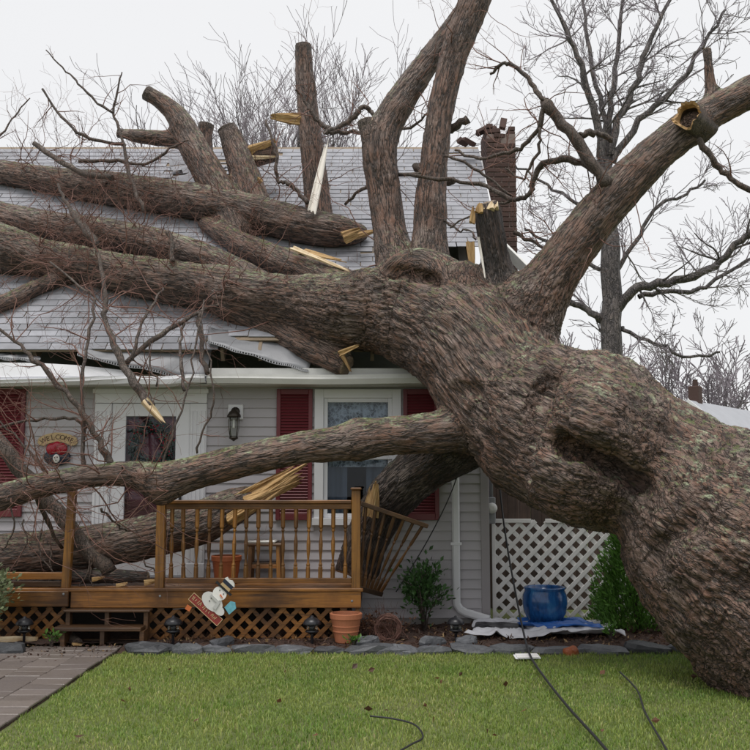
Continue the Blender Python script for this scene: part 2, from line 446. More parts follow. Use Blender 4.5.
    t.t.links.new(ms.outputs[0], t.out.inputs[0]); MAT['lace'] = t.m
    t = NT('drape'); t.set(Base_Color=(.13, .145, .17), Roughness=.9); MAT['drape'] = t.m
    # tarpaulins
    MAT['tarp_blue'] = m_plain('blue_tarp', (.02, .11, .40), .35, .2, 8, .002)
    MAT['tarp_white'] = m_plain('pale_tarp', (.62, .62, .66), .4, .15, 6, .002)
    MAT['leaf_shrub'] = m_leaf('evergreen_leaf', (.045, .105, .028)); MAT['leaf_arb'] = m_leaf('arborvitae_leaf', (.095, .21, .035))
    MAT['leaf_pale'] = m_leaf('variegated_leaf', (.26, .31, .17), (.5, 1.5)); MAT['leaf_brown'] = m_leaf('dead_leaf', (.12, .055, .03), (.5, 1.6))
    MAT['leaf_wreath'] = m_leaf('wreath_leaf', (.05, .075, .055), (.5, 2.2)); MAT['chip'] = m_leaf('mulch_chip', (.085, .045, .032), (.4, 1.9), (.45, .3, .15))
    MAT['moss'] = m_leaf('moss_tuft', (.07, .12, .02), (.5, 1.6))
    MAT['roofgrey'] = m_plain('far_roof', (.38, .39, .42), .8, .1, 2, .003)
build_special_mats()

# ================================================================== THE SETTING
WY = 10.75                                  # front wall plane
def grid_sheet(name, x0, x1, y0, y1, nx, ny, zf, mat):
    X, Y = np.meshgrid(np.linspace(x0, x1, nx), np.linspace(y0, y1, ny)); P = np.stack([X.ravel(), Y.ravel(), np.zeros(X.size)], 1)
    P[:, 2] = zf(P); i = np.arange(nx*ny).reshape(ny, nx)
    Fq = np.stack([i[:-1, :-1], i[:-1, 1:], i[1:, 1:], i[1:, :-1]], -1).reshape(-1, 4)
    return np_mesh(name, P, Fq, mat)
lawn = link('lawn', MB().add([(-400,-60,0),(400,-60,0),(400,700,0),(-400,700,0)], [(0,1,2,3)]).mesh('lawn', MAT['lawn'])); meta(lawn, kind='structure')

PATH_X0, PATH_X1, PATH_Y0, PATH_Y1 = -3.55, -2.40, 2.0, 9.5
def bed_h(P):
    e = np.clip((P[:, 1]-9.25)/.25, 0, 1)
    return .004+e*(.045+.02*fbm(P*3.1, 3, 5)+.012*fbm(P*17, 2, 9))
bed = link('flower_bed', grid_sheet('flower_bed', -2.395, 4.2, 9.22, 10.9, 330, 84, bed_h, MAT['mulch'])); meta(bed, kind='structure')
bed2 = link('flower_bed', grid_sheet('flower_bed', -6.5, -2.395, 9.5, 10.9, 200, 70, bed_h, MAT['mulch'])); meta(bed2, kind='structure')
bed3 = link('flower_bed', grid_sheet('flower_bed', -6.5, -3.56, 8.9, 9.498, 150, 30, lambda P: .004+np.clip((P[:, 1]-8.9)/.2, 0, 1)*(.04+.02*fbm(P*3, 3, 2)), MAT['mulch'])); meta(bed3, kind='structure')

# brick-paved path: every paver its own piece
path = link('path', MB().box((PATH_X0, PATH_Y0, .001), (PATH_X1, PATH_Y1, .012)).mesh('path', MAT['mulch'])); meta(path, kind='structure')
pav = MB().cbox((-.1425, -.0945, 0), (.1425, .0945, .02), .005).mesh('paver', MAT['paver'])
#pavs = MB().cbox((-.095, -.0925, 0), (.095, .0925, .02), .005).mesh('paver', MAT['paver'])
ncol = 4; cw = (PATH_X1-PATH_X0)/ncol
for c in range(ncol):
    y = PATH_Y0+.1+(.097 if c % 2 else 0)
    while y < PATH_Y1-.12:
        if y > 3.6 or True:
            o = link('paver', pav, path, (PATH_X0+cw*(c+.5)+random.uniform(-.002, .002), y, .0125+random.uniform(-.002, .005)), (random.gauss(0, .008), random.gauss(0, .008), random.gauss(0, .008)))
        y += .194

# ================================================================== HOUSE
HX0, HX1 = -7.2, 1.24
RX0, RX1 = -7.5, 1.58
RIDGE_Y = 14.45; RIDGE_Z = EAVE_Z+SLOPE*(RIDGE_Y-EAVE_Y); BACK_Y = 2*RIDGE_Y-WY
WTOP = 2.62
house = thing('house', 'grey clapboard house with dark red shutters crushed under the fallen tree', 'house', (0, WY, 0))
OPEN = [(-3.09, -1.855, .54, WTOP+.1), (-.667, .289, 1.14, 2.60), (-5.25, -4.29, 1.14, 2.60)]
m = MB()                                    # wall core built round the openings
edges = sorted([HX0]+[v for o in OPEN for v in o[:2]]+[HX1])
for a, b in zip(edges[:-1], edges[1:]):
    op = [o for o in OPEN if a >= o[0]-1e-6 and b <= o[1]+1e-6]
    if op:
        o = op[0]; m.box((a, WY, 0), (b, WY+.14, o[2]))
        if o[3] < WTOP: m.box((a, WY, o[3]), (b, WY+.14, WTOP))
    else: m.box((a, WY, 0), (b, WY+.14, WTOP))
wall = m.obj('wall', MAT['siding'], house)
m = MB().box((HX0, WY-.006, .0), (HX1, WY-.001, .125)); m.obj('foundation', MAT['concrete'], house)
z = .115; CO = .1035; k = 0
while z+CO < WTOP+.02:
    cuts = sorted([(o[0], o[1]) for o in OPEN if z+CO > o[2]+.005 and z < o[3]-.005])
    x = HX0; segs = []
    for a, b in cuts: segs.append((x, a)); x = b
    segs.append((x, HX1-.085))
    for a, b in segs:
        if b-a < .02: continue
        y0 = WY-.021; y1 = WY-.004; t = z+CO+.004
        v = [(a, y0, z), (a, y0-.001, z+.006), (a, y1, t), (a, WY-.001, t), (a, WY-.001, z)]
        v += [(b, p[1], p[2]) for p in v]
        MB().add(v, [(0,4,3,2,1), (5,6,7,8,9)]+[(i, (i+1) % 5, 5+(i+1) % 5, 5+i) for i in range(5)]).obj('siding_board', MAT['siding'], wall)
    z += CO; k += 1
# other walls
m = MB(); m.box((HX0, BACK_Y-.14, 0), (HX1, BACK_Y, WTOP)); m.obj('back_wall', MAT['siding'], house)
for gx in (HX0, HX1-.14):
    v = [(gx, WY+.141, 0), (gx, BACK_Y-.141, 0), (gx, BACK_Y-.141, WTOP), (gx, RIDGE_Y, RIDGE_Z-.18), (gx, WY+.141, WTOP+.2)]
    v += [(gx+.14, p[1], p[2]) for p in v]
    MB().add(v, [(0,1,2,3,4), (9,8,7,6,5)]+[(i, 5+i, 5+(i+1) % 5, (i+1) % 5) for i in range(5)]).obj('gable_wall', MAT['siding'], house)
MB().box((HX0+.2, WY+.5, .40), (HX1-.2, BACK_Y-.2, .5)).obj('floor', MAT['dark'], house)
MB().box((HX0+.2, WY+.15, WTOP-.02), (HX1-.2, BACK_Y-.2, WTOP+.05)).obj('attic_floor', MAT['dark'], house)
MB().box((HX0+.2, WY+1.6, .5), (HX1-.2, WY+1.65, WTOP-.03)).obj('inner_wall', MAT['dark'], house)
MB().cbox((HX1-.085, WY-.03, .1), (HX1+.008, WY+.07, WTOP), .004).obj('corner_board', m_plain('corner_vinyl', (.36, .335, .345), .55, .05, 2, .0005), house)

# ---- windows with casing, sash, glass, curtains, and louvred shutters
def window(x0, x1, z0, z1):
    w = MB()
    cw = .10
    w.cbox((x0, WY-.05, z0), (x0+cw, WY+.03, z1)); w.cbox((x1-cw, WY-.05, z0), (x1, WY+.03, z1))
    w.cbox((x0+cw, WY-.05, z1-cw), (x1-cw, WY+.03, z1)); w.cbox((x0-.02, WY-.075, z0-.03), (x1+.02, WY+.03, z0+.05))
    win = w.obj('window', MAT['white'], house)
    a, b, c, d = x0+cw, x1-cw, z0+.05, z1-cw; mid = (c+d)/2; s = .045
    for nm, (lo, hi, yy) in {'upper_sash': (mid-.02, d, WY-.012), 'lower_sash': (c, mid+.02, WY+.022)}.items():
        f = MB(); f.cbox((a, yy-.012, lo), (a+s, yy+.016, hi)); f.cbox((b-s, yy-.012, lo), (b, yy+.016, hi))
        f.cbox((a+s, yy-.012, lo), (b-s, yy+.016, lo+s)); f.cbox((a+s, yy-.012, hi-s), (b-s, yy+.016, hi)); f.obj(nm, MAT['white'], win)
        MB().box((a+s, yy, lo+s), (b-s, yy+.004, hi-s)).obj('pane', MAT['glass'], win)
    X = np.linspace(a-.03, b+.03, 60)
    def sheet(zlo, zhi, yb, amp, fr, ph, xs=None):
        xs = X if xs is None else xs; v = []; fs = []
        for x in xs: yv = yb+amp*math.sin(x*fr+ph)+amp*.5*math.sin(x*fr*2.3+1); v += [(x, yv, zlo), (x, yv, zhi)]
        for i in range(len(xs)-1): fs.append((2*i, 2*i+2, 2*i+3, 2*i+1))
        return MB().add(v, fs)
    sheet(mid-.1, d+.03, WY+.12, .012, 40, 0).obj('lace_curtain', MAT['lace'], win, True)
    sheet(c-.02, d, WY+.17, .025, 26, 0, np.linspace(a-.03, a+.34*(b-a), 40)).obj('drape', MAT['drape'], win, True)
    sheet(c-.02, d, WY+.17, .025, 26, 2, np.linspace(a+.62*(b-a), b+.03, 40)).obj('drape', MAT['drape'], win, True)
    return win
window(-.667, .289, 1.14, 2.60); window(-5.25, -4.29, 1.14, 2.60)
slat_me = {}
def shutter(x0, x1, z0, z1):
    f = MB(); y0, y1 = WY-.058, WY-.022; s = .045
    f.cbox((x0, y0, z0), (x0+s, y1, z1)); f.cbox((x1-s, y0, z0), (x1, y1, z1))
    zm = z0+(z1-z0)*.5
    for lo, hi in ((z0, z0+.07), (zm-.03, zm+.03), (z1-.06, z1)): f.cbox((x0+s, y0+.001, lo), (x1-s, y1, hi))
    sh = f.obj('shutter', MAT['red'], house)
    me = MB().cbox((-(x1-x0)/2+s, -.004, -.017), ((x1-x0)/2-s, .004, .017), .002).mesh('slat', MAT['red'])
    for lo, hi in ((z0+.07, zm-.03), (zm+.03, z1-.06)):
        n = int((hi-lo)/.032)
        for i in range(n):
            link('slat', me, sh, ((x0+x1)/2, y0+.018-WY, lo+(i+.5)*(hi-lo)/n), (math.radians(-38), 0, 0))
    MB().box((x0+s, y1-.004, z0+.05), (x1-s, y1-.001, z1-.05)).obj('back_panel', MAT['red'], sh)
shutter(-1.085, -.69, 1.165, 2.60); shutter(.312, .70, 1.165, 2.60); shutter(-4.26, -3.86, 1.20, 2.60)

# ---- entrance: fluted pilasters, storm door, red door
dr = MB()
def pil(x0, x1):
    m = MB(); m.cbox((x0, WY-.05, .55), (x1, WY+.03, 2.44)); n = 4
    for i in range(n):
        c = x0+(x1-x0)*(i+.5)/n; m.cbox((c-.011, WY-.062, .72), (c+.011, WY-.048, 2.36), .005)
    m.cbox((x0-.006, WY-.066, .55), (x1+.006, WY-.052, .70)); return m
ent = MB().cbox((-3.09, WY-.055, 2.445), (-1.855, WY+.03, 2.64)).obj('door_header', MAT['white'], house)
MB().cbox((-3.11, WY-.085, 2.55), (-1.835, WY-.056, 2.60)).obj('moulding', MAT['white'], ent)
pil(-3.09, -2.905).obj('pilaster', MAT['white'], house); pil(-2.04, -1.855).obj('pilaster', MAT['white'], house)
a, b = -2.903, -2.042; s = .155
d = MB(); d.cbox((a, WY-.03, .57), (a+s, WY+.01, 2.44)); d.cbox((b-s, WY-.03, .57), (b, WY+.01, 2.44))
d.cbox((a+s, WY-.03, .57), (b-s, WY+.01, .86)); d.cbox((a+s, WY-.03, 2.30), (b-s, WY+.01, 2.44))
sdoor = d.obj('storm_door', MAT['white'], house)
MB().box((a+s, WY-.012, .86), (b-s, WY-.008, 2.30)).obj('pane', MAT['glass'], sdoor)
MB().cbox((b-.10, WY-.075, 1.36), (b-.075, WY-.031, 1.52), .006).obj('handle', MAT['black'], sdoor)
d = MB().cbox((a, WY+.06, .55), (b, WY+.10, 2.44)); rdoor = d.obj('door', MAT['red'], house)
for px0, px1 in ((a+.16, a+.40), (b-.40, b-.16)):
    for z0, z1 in ((.70, 1.15), (1.27, 1.85), (1.97, 2.28)):
        p = MB(); p.cbox((px0, WY+.05, z0), (px1, WY+.061, z1), .008); p.cbox((px0+.035, WY+.043, z0+.035), (px1-.035, WY+.051, z1-.035), .006); p.obj('panel', MAT['red'], rdoor)
MB().cbox((a, WY-.08, .545), (b, WY+.1, .568)).obj('threshold', MAT['metal_grey'], house)

def leaf_mesh(name, P, N, size, mat, seed=1, up=0.0, aspect=.5):
    """one small folded leaf (2 tris) per point, pointing roughly along N"""
    r = np.random.default_rng(seed); n = len(P); P = np.asarray(P, float); D = np.asarray(N, float)+r.normal(0, .55, (n, 3)); D[:, 2] += up
    D /= np.linalg.norm(D, axis=1)[:, None]+1e-9; R = r.normal(0, 1, (n, 3)); S = np.cross(D, R); S /= np.linalg.norm(S, axis=1)[:, None]+1e-9
    L = size*r.uniform(.6, 1.35, n)[:, None]; Nn = np.cross(S, D)
    v = np.stack([P, P+D*L*.5+S*L*aspect*.5+Nn*L*.08, P+D*L, P+D*L*.5-S*L*aspect*.5+Nn*L*.08], 1).reshape(-1, 3)
    i = np.arange(n)[:, None]*4; me = np_mesh(name, v, i+np.array([[0, 1, 2, 3]]), mat, False)
    attr(me, 'rnd', np.repeat(r.uniform(0, 1, n), 4)); return me
# wreath hanging behind the glass
ws = thing('wreath', 'round leafy Christmas wreath with red berries on the red front door', 'wreath', ((a+b)/2, WY+.035, 1.98))
r_ = np.random.default_rng(3); n = 1500; th = r_.uniform(0, 2*np.pi, n); rr = .20+r_.normal(0, .035, n)
P = np.stack([rr*np.cos(th), r_.normal(-.015, .012, n), rr*np.sin(th)*1.1], 1); N = np.stack([-np.sin(th), -.4+0*th, np.cos(th)], 1)
link('greenery', leaf_mesh('greenery', P, N, .045, MAT['leaf_wreath'], 4), ws)
mb = MB()
for i in range(60):
    t = random.uniform(0, 6.28); q = .2+random.gauss(0, .035); mb.lathe((q*math.cos(t), -.045, q*math.sin(t)*1.1), [(.002, -.009), (.008, -.004), (.008, .004), (.002, .009)], 6)
link('berries', mb.mesh('berries', MAT['redgloss'], True), ws)['kind'] = 'stuff'

# ---- eaves, gutter, fascia, damage
MB().box((HX0-.1, EAVE_Y-.02, WTOP+.001), (HX1+.2, WY+.14, WTOP+.012)).obj('soffit', MAT['offwhite'], house)
def gutter(pts, name='gutter', w=.09, h=.10, mat='white', rollf=None):
    """K-style open gutter following pts (front-bottom line)"""
    prof = [(w*.0, h), (0, .012), (.0, 0), (-w*.75, 0), (-w*1.05, h*.55), (-w, h*.72), (-w, h), (-w*.88, h), (-w*.88, h*.75), (-w*.7, .01), (-.01, .01), (-.01, h)]
    v = []; fs = []; n = len(prof)
    for i, p in enumerate(pts):
        ro = rollf(i) if rollf else 0
        for y, zz in prof:
            c, s = math.cos(ro), math.sin(ro); v.append((p[0], p[1]+y*c-zz*s, p[2]+y*s+zz*c))
    for i in range(len(pts)-1):
        for j in range(n): fs.append((i*n+j, i*n+(j+1) % n, (i+1)*n+(j+1) % n, (i+1)*n+j))
    fs += [tuple(range(n)), tuple(range((len(pts)-1)*n, len(pts)*n))[::-1]]
    return MB().add(v, fs).obj(name, MAT[mat], house)
GY = 10.40
xr = np.linspace(PX(208, 380, GY).x, 1.40, 14)
gutter([(x, GY, 2.622+.006*math.sin(x*3)) for x in xr], mat='offwhite')
# left run: twisted outwards, sagging at the door
lp = []
for px, py in ((-60, 386), (0, 384), (40, 383.5), (80, 384), (110, 385), (130, 386), (150, 387.5), (170, 387), (190, 384), (206, 383)):
    lp.append(PX(px, py, GY-.02))
gutter(lp, rollf=lambda i: [.55, .5, .42, .25, -.05, -.35, -.45, -.4, -.15, 0][i], h=.085)
fl = MB()                                   # bent white fascia board at the left
fp = [(-60, 362, 384), (0, 362.5, 384), (40, 363, 380), (75, 365, 377), (105, 368, 376), (130, 371, 377)]
v = []; fs = []
for i, (x, y0, y1) in enumerate(fp):
    A = PX(x, y0, GY+.02-.03*(5-i)/5); B = PX(x, y1, GY-.06+.03*i/5)
    v += [A, B, B+Vector((0, .02, -.002)), A+Vector((0, .02, -.002))]
for i in range(len(fp)-1):
    for j in range(4): fs.append((4*i+j, 4*i+(j+1) % 4, 4*i+4+(j+1) % 4, 4*i+4+j))
fs += [(0, 1, 2, 3), tuple(4*(len(fp)-1)+j for j in (3, 2, 1, 0))]
fl.add(v, fs).obj('fascia', MAT['white'], house)
MB().cbox((-2.0, GY+.025, 2.665), (1.4, GY+.05, 2.80)).obj('fascia', MAT['offwhite'], house)
MB().cbox((HX0-.2, EAVE_Y+.03, 2.66), (-1.9, EAVE_Y+.055, 2.74)).obj('fascia', MAT['ply'], house)
# rafter tails in the dark gap
raf = MB().cbox((-.02, 0, -.075), (.02, 4.15, .075), .003).mesh('rafter', MAT['ply'])
ang = math.atan(SLOPE)
for x in np.arange(HX0+.2, 1.4, .41):
    link('rafter', raf, house, (x, EAVE_Y+.1-WY, EAVE_Z-.11+.1*SLOPE-.03), (ang, 0, 0)).scale = (1, 1.27, 1)

# gutter covers torn loose: thin crumpled sheets with a slotted front edge
def cover(top, bot, dt, db, name='gutter_cover', seed=0):
    n = len(top)*6; r = random.Random(seed); V = []; fs = []; rows = 7
    def lerp(L, t):
        t *= len(L)-1; i = min(int(t), len(L)-2); f = t-i; return (L[i][0]*(1-f)+L[i+1][0]*f, L[i][1]*(1-f)+L[i+1][1]*f)
    for i in range(n+1):
        t = i/n; a = lerp(top, t); b = lerp(bot, t)
        A = PX(a[0], a[1], dt); B = PX(b[0], b[1], db)
        for j in range(rows+1):
            f = j/rows; p = A.lerp(B, f); p.y -= .03*math.sin(f*3.1)*(.6+.4*math.sin(t*7+seed)); p.z += .008*math.sin(t*19+j*1.3+seed)+r.gauss(0, .002)
            V.append(p)
    for i in range(n):
        for j in range(rows): a = i*(rows+1)+j; fs.append((a, a+1, a+rows+2, a+rows+1))
    o = MB().add(V, fs).obj(name, MAT['metal_grey'], house, True)
    md = o.modifiers.new('s', 'SOLIDIFY'); md.thickness = .004
    # slotted lip
    lip = MB(); E = [V[i*(rows+1)+rows] for i in range(n+1)]
    m2 = int((E[-1]-E[0]).length/.026)
    for i in range(m2+1):
        t = i/m2*n; k = min(int(t), n-1); p = E[k].lerp(E[k+1], t-k)
        lip.bar(p+Vector((0, -.001, .004)), p+Vector((0, -.010, -.02)), .013, .003, b=.0008)
    for off in (-.021,):
        lip.tube([p+Vector((0, -.013, off)) for p in E], .0045, 4)
    lip.obj('slotted_lip', MAT['metal_grey'], o)
cover([(74, 341), (105, 344), (140, 338), (175, 340), (212, 350)], [(78, 353), (105, 361), (140, 367), (175, 375), (206, 378)], 10.62, 10.36, seed=1)
cover([(208, 326), (240, 334), (280, 340), (318, 346)], [(208, 341), (240, 351), (280, 363), (308, 370)], 10.72, 10.42, seed=3)
cover([(-40, 352), (0, 352), (20, 354), (40, 356)], [(-40, 358), (0, 358), (20, 358.5), (40, 359)], 10.56, 10.44, seed=5)

# ---- roof: sheathing with holes, single shingle tabs
holes = []                                  # in roof coordinates (x, s) : s = distance up the slope
SL = math.sqrt(1+SLOPE**2); ROOFLEN = (RIDGE_Y-EAVE_Y)*SL
def roofpt(px, py):
    d = 12.
    for _ in range(15):
        p = PX(px, py, d); d += (p-Vector((0, EAVE_Y, EAVE_Z))).dot(NRM)*1.05
    p = PX(px, py, d); return p.x, (p.y-EAVE_Y)*SL
def rbox(*pts):
    q = [roofpt(*p) for p in pts]; return (min(a for a, _ in q), max(a for a, _ in q), min(b for _, b in q), max(b for _, b in q))
holes.append(rbox((440, 246), (506, 285))); h2 = rbox((214, 345), (350, 322)); holes.append((h2[0], h2[1], 0, .20)); holes.append(rbox((196, 168), (216, 190)))
holes.append(rbox((238, 158), (275, 140)))
def in_hole(x, s, pad=0): return any(h[0]-pad < x < h[1]+pad and h[2]-pad < s < h[3]+pad for h in holes)
def RP(x, s, up=0.0): return Vector((x, EAVE_Y+s/SL, EAVE_Z+s/SL*SLOPE))+NRM*up
m = MB(); cell = .2
xs = np.arange(RX0, RX1+.001, (RX1-RX0)/45); ss = np.arange(0, ROOFLEN+.001, ROOFLEN/27)
for i in range(len(xs)-1):
    for j in range(len(ss)-1):
        if in_hole((xs[i]+xs[i+1])/2, (ss[j]+ss[j+1])/2): continue
        c = [RP(xs[i], ss[j], u) for u in (0,)]
        q = [(xs[i], ss[j]), (xs[i+1], ss[j]), (xs[i+1], ss[j+1]), (xs[i], ss[j+1])]
        v = [RP(a, b, -.004) for a, b in q]+[RP(a, b, -.022) for a, b in q]
        m.add(v, [(0,1,2,3), (7,6,5,4), (0,4,5,1), (1,5,6,2), (2,6,7,3), (3,7,4,0)])
roof = m.obj('roof', MAT['ply'], house)
# back slope
bz = RIDGE_Z-SLOPE*(RIDGE_Y-EAVE_Y)
v = [(RX0, RIDGE_Y, RIDGE_Z-.005), (RX1, RIDGE_Y, RIDGE_Z-.005), (RX1, 2*RIDGE_Y-EAVE_Y, bz), (RX0, 2*RIDGE_Y-EAVE_Y, bz)]
v += [(p[0], p[1], p[2]-.04) for p in v]
MB().add(v, [(0,1,2,3), (7,6,5,4), (0,4,5,1), (1,5,6,2), (2,6,7,3), (3,7,4,0)]).obj('back_slope', MAT['shingle'], roof)
TABW, EXPO = .305, .127
tab = MB(); tw = TABW/2-.004
vv = [(-tw, -.0, .010), (tw, 0, .010), (tw, EXPO+.02, .001), (-tw, EXPO+.02, .001), (-tw, 0, .001), (tw, 0, .001)]
tab.add(vv, [(0,1,2,3), (4,5,1,0), (4,0,3), (5,2,1)]); tabme = tab.mesh('shingle', MAT['shingle'])
RM = Matrix(((1, 0, 0), (0, 1/SL, -SLOPE/SL), (0, SLOPE/SL, 1/SL)))    # columns: x, up-slope, normal
REUL = RM.to_euler()
rr = random.Random(11); joined = MB(); cnt = 0
nrow = int(ROOFLEN/EXPO)
for j in range(nrow):
    s = j*EXPO
    sag = .012*math.sin(j*.9)
    for i in range(int((RX1-RX0)/TABW)+1):
        x = RX0+TABW*(i+.5+(.5 if j % 2 else 0)*1.0)+rr.gauss(0, .002)
        if x-tw > RX1-.03: continue
        if in_hole(x, s+.06, .02) : continue
        loose = (abs(x-roofpt(205, 175)[0]) < .5 and abs(s-roofpt(205, 175)[1]) < .5) or rr.random() < .012
        rz = rr.gauss(0, .004) if not loose else rr.gauss(0, .12); tilt = rr.gauss(0, .006) if not loose else rr.uniform(0.02, .22)
        p = RP(x, s+rr.gauss(0, .003), .002+abs(rr.gauss(0, .001)))
        Mt = Matrix.Translation(p)@RM.to_4x4()@Matrix.Rotation(rz, 4, 'Z')@Matrix.Rotation(-tilt, 4, 'X')
        vis = -4.75 < x < .9 and 0 <= j <= 26
        if vis and cnt < 300 and (j < 14 or (x < -.2)):
            o = link('shingle', tabme, roof); Ml = world_of(roof).inverted()@Mt; o.location = Ml.to_translation(); o.rotation_euler = Ml.to_euler(); cnt += 1
        else:
            joined.add([Vector((min(w_.x, RX1), w_.y, w_.z)) for w_ in (Mt@Vector(q) for q in vv)], [(0,1,2,3), (4,5,1,0), (4,0,3), (5,2,1)])
o = joined.obj('shingles', MAT['shingle'], roof); o['kind'] = 'stuff'
# loose shingles lying askew on the damaged patch
for k in range(14):
    bx, bs = roofpt(random.uniform(180, 215), random.uniform(158, 190))
    Mt = Matrix.Translation(RP(bx, bs, random.uniform(.02, .07)))@RM.to_4x4()@Matrix.Rotation(random.gauss(0, .7), 4, 'Z')@Matrix.Rotation(random.gauss(.1, .3), 4, 'X')
    o = link('shingle', tabme, roof); Ml = world_of(roof).inverted()@Mt; o.location = Ml.to_translation(); o.rotation_euler = Ml.to_euler()
x = RX0
while x < RX1-.1:
    capm = MB(); capm.cbox((x, RIDGE_Y-.14, RIDGE_Z+.004), (x+.29, RIDGE_Y+.14, RIDGE_Z+.016), .003); 
    capm.v = [(a, b, c-abs(b-RIDGE_Y)*SLOPE+random.gauss(0, .001)) for a, b, c in capm.v]
    capm.obj('ridge_cap', MAT['shingle'], roof); x += .298
# rake boards; the lower part of the right one has sprung away
MB().bar(RP(RX1+.012, 2.5, -.07), RP(RX1+.012, ROOFLEN-.1, -.07), .022, .14, NRM).obj('rake_board', MAT['white'], house)
MB().bar(RP(RX0-.012, 0, -.07), RP(RX0-.012, ROOFLEN-.1, -.07), .022, .14, NRM).obj('rake_board', MAT['white'], house)
MB().bar(PX(496, 240, 12.45), PX(540, 284, 11.7), .03, .20, (-.2, -.75, .9)).obj('sprung_rake_board', MAT['offwhite'], house)

# ---- chimney, brick by brick
CX0, CX1, CY0, CY1 = 1.605, 2.035, 13.55, 14.35; CTOP = 6.68
ch = MB().box((CX0+.012, CY0+.012, 0), (CX1-.012, CY1-.012, CTOP-.12)).obj('chimney', MAT['mortar'], house)
bl, bh, bd = .205, .062, .095
bm_s = MB().cbox((-bl/2, -bd/2, -bh/2), (bl/2, bd/2, bh/2), .006).mesh('brick', MAT['brick'])
bm_h = MB().cbox((-bd/2+.001, -bd/2, -bh/2), (bd/2-.001, bd/2, bh/2), .006).mesh('brick', MAT['brick'])
Mi = world_of(ch).inverted(); zz = 3.0; j = 0
rest_b = MB()
while zz < CTOP:
    top = zz > CTOP-.25
    x = CX0 if j % 2 else CX0+.107+.002
    row = []
    if j % 2 == 0: row.append((CX0+.049, bm_h)); xx = CX0+.104
    else: xx = CX0
    while xx+bl < CX1+.01: row.append((xx+bl/2, bm_s)); xx += bl+.011
    if xx+bd < CX1+.02: row.append((min(xx+bd/2, CX1-bd/2+.004), bm_h))
    for bx, me in row:
        if top and random.random() < (zz-(CTOP-.3))*1.6: continue
        o = link('brick', me, ch); o.location = Mi@Vector((bx, CY0+bd/2-.004+random.uniform(-.002, .002), zz+bh/2)); o.rotation_euler = (0, 0, random.gauss(0, .012 if not top else .15))
    y = CY0+bd+.012
    while y+bl < CY1+.01:
        for xs_ in (CX0+.047, CX1-.047): rest_b.cbox((xs_-bd/2, y, zz), (xs_+bd/2, y+bl, zz+bh), .006)
        y += bl+.011
    zz += bh+.011; j += 1
o = rest_b.obj('side_bricks', MAT['brick'], ch); o['kind'] = 'stuff'
for (px, py) in ((463, 142), (469, 142), (482, 131), (490, 130), (503, 124)):
    p = PX(px, py, 13.95 if px < 478 else 13.75); o = link('brick', bm_s, ch); o.location = Mi@p; o.rotation_euler = (random.gauss(0, .4), random.gauss(0, .5), random.uniform(0, 3))

# ---- downspout, wall lantern, meter
dx = PX(455, 500, WY).x
dp = [(dx, WY-.075, 2.3), (dx, WY-.075, .34), (dx+.005, WY-.08, .27), (dx+.04, WY-.085, .215), (dx+.10, WY-.10, .185), (dx+.34, WY-.2, .125)]
dsp = MB(); 
def recttube(m, pts, w, h):
    base = len(m.v); n = len(pts)
    for i, p in enumerate(pts):
        p = Vector(p); t = (Vector(pts[min(i+1, n-1)])-Vector(pts[max(i-1, 0)])).normalized(); yv = Vector((0, 1, 0)); sx = t.cross(yv).normalized(); yv = sx.cross(t)
        for k in range(12):
            a = 2*math.pi*k/12; ca, sa = math.cos(a), math.sin(a); q = max(abs(ca), abs(sa)); ca /= q**.8; sa /= q**.8
            m.v.append(tuple(p+sx*ca*w/2+yv*sa*h/2))
    for i in range(n-1):
        for k in range(12): a = base+i*12+k; b = base+i*12+(k+1) % 12; m.f.append((a, b, b+12, a+12))
recttube(dsp, dp, .085, .062); dso = dsp.obj('downspout', MAT['white'], house)
for zz in (.9, 1.9): MB().cbox((dx-.06, WY-.11, zz), (dx+.06, WY-.104, zz+.03), .002).obj('strap', MAT['white'], dso)

L = PX(236, 420, WY); lan = thing('wall_lantern', 'dark metal wall lantern with a glass chimney on a white mounting block', 'lantern', (L.x, WY-.02, L.z))
def lobj(m, name, mat, sm=True): return link(name, m.mesh(name, mat, sm), lan)
lobj(MB().cbox((-.085, -.03, -.0), (.085, .0, .17), .008), 'mounting_block', MAT['white'], False)
lobj(MB().lathe((0, -.04, .09), [(.045, -.008), (.05, 0), (.03, .012)], 16, 'Y'), 'back_plate', MAT['brass'])
lobj(MB().tube([(0, -.045, .09), (0, -.09, .13), (0, -.13, .12), (0, -.14, .09)], .009, 8), 'arm', MAT['brass'])
lobj(MB().lathe((0, -.14, .0), [(.012, .12), (.02, .10), (.05, .08), (.075, .04), (.078, .02), (.06, .018)], 18), 'cap', MAT['brass'])
lobj(MB().lathe((0, -.14, .0), [(.052, .02), (.056, -.06), (.05, -.17), (.035, -.20)], 18), 'glass_chimney', MAT['glasslamp'])
lobj(MB().lathe((0, -.14, .0), [(.012, .0), (.014, -.09), (.012, -.10)], 8), 'bulb', MAT['chalk'])
fr = MB()
for k in range(4):
    an = k*math.pi/2+.78; fr.tube([(.068*math.cos(an), -.14+.068*math.sin(an), .02), (.066*math.cos(an), -.14+.066*math.sin(an), -.1), (.045*math.cos(an), -.14+.045*math.sin(an), -.21)], .005, 5)
fr.lathe((0, -.14, -.21), [(.05, .01), (.052, 0), (.03, -.012), (.006, -.03)], 14); lobj(fr, 'cage', MAT['brass'])

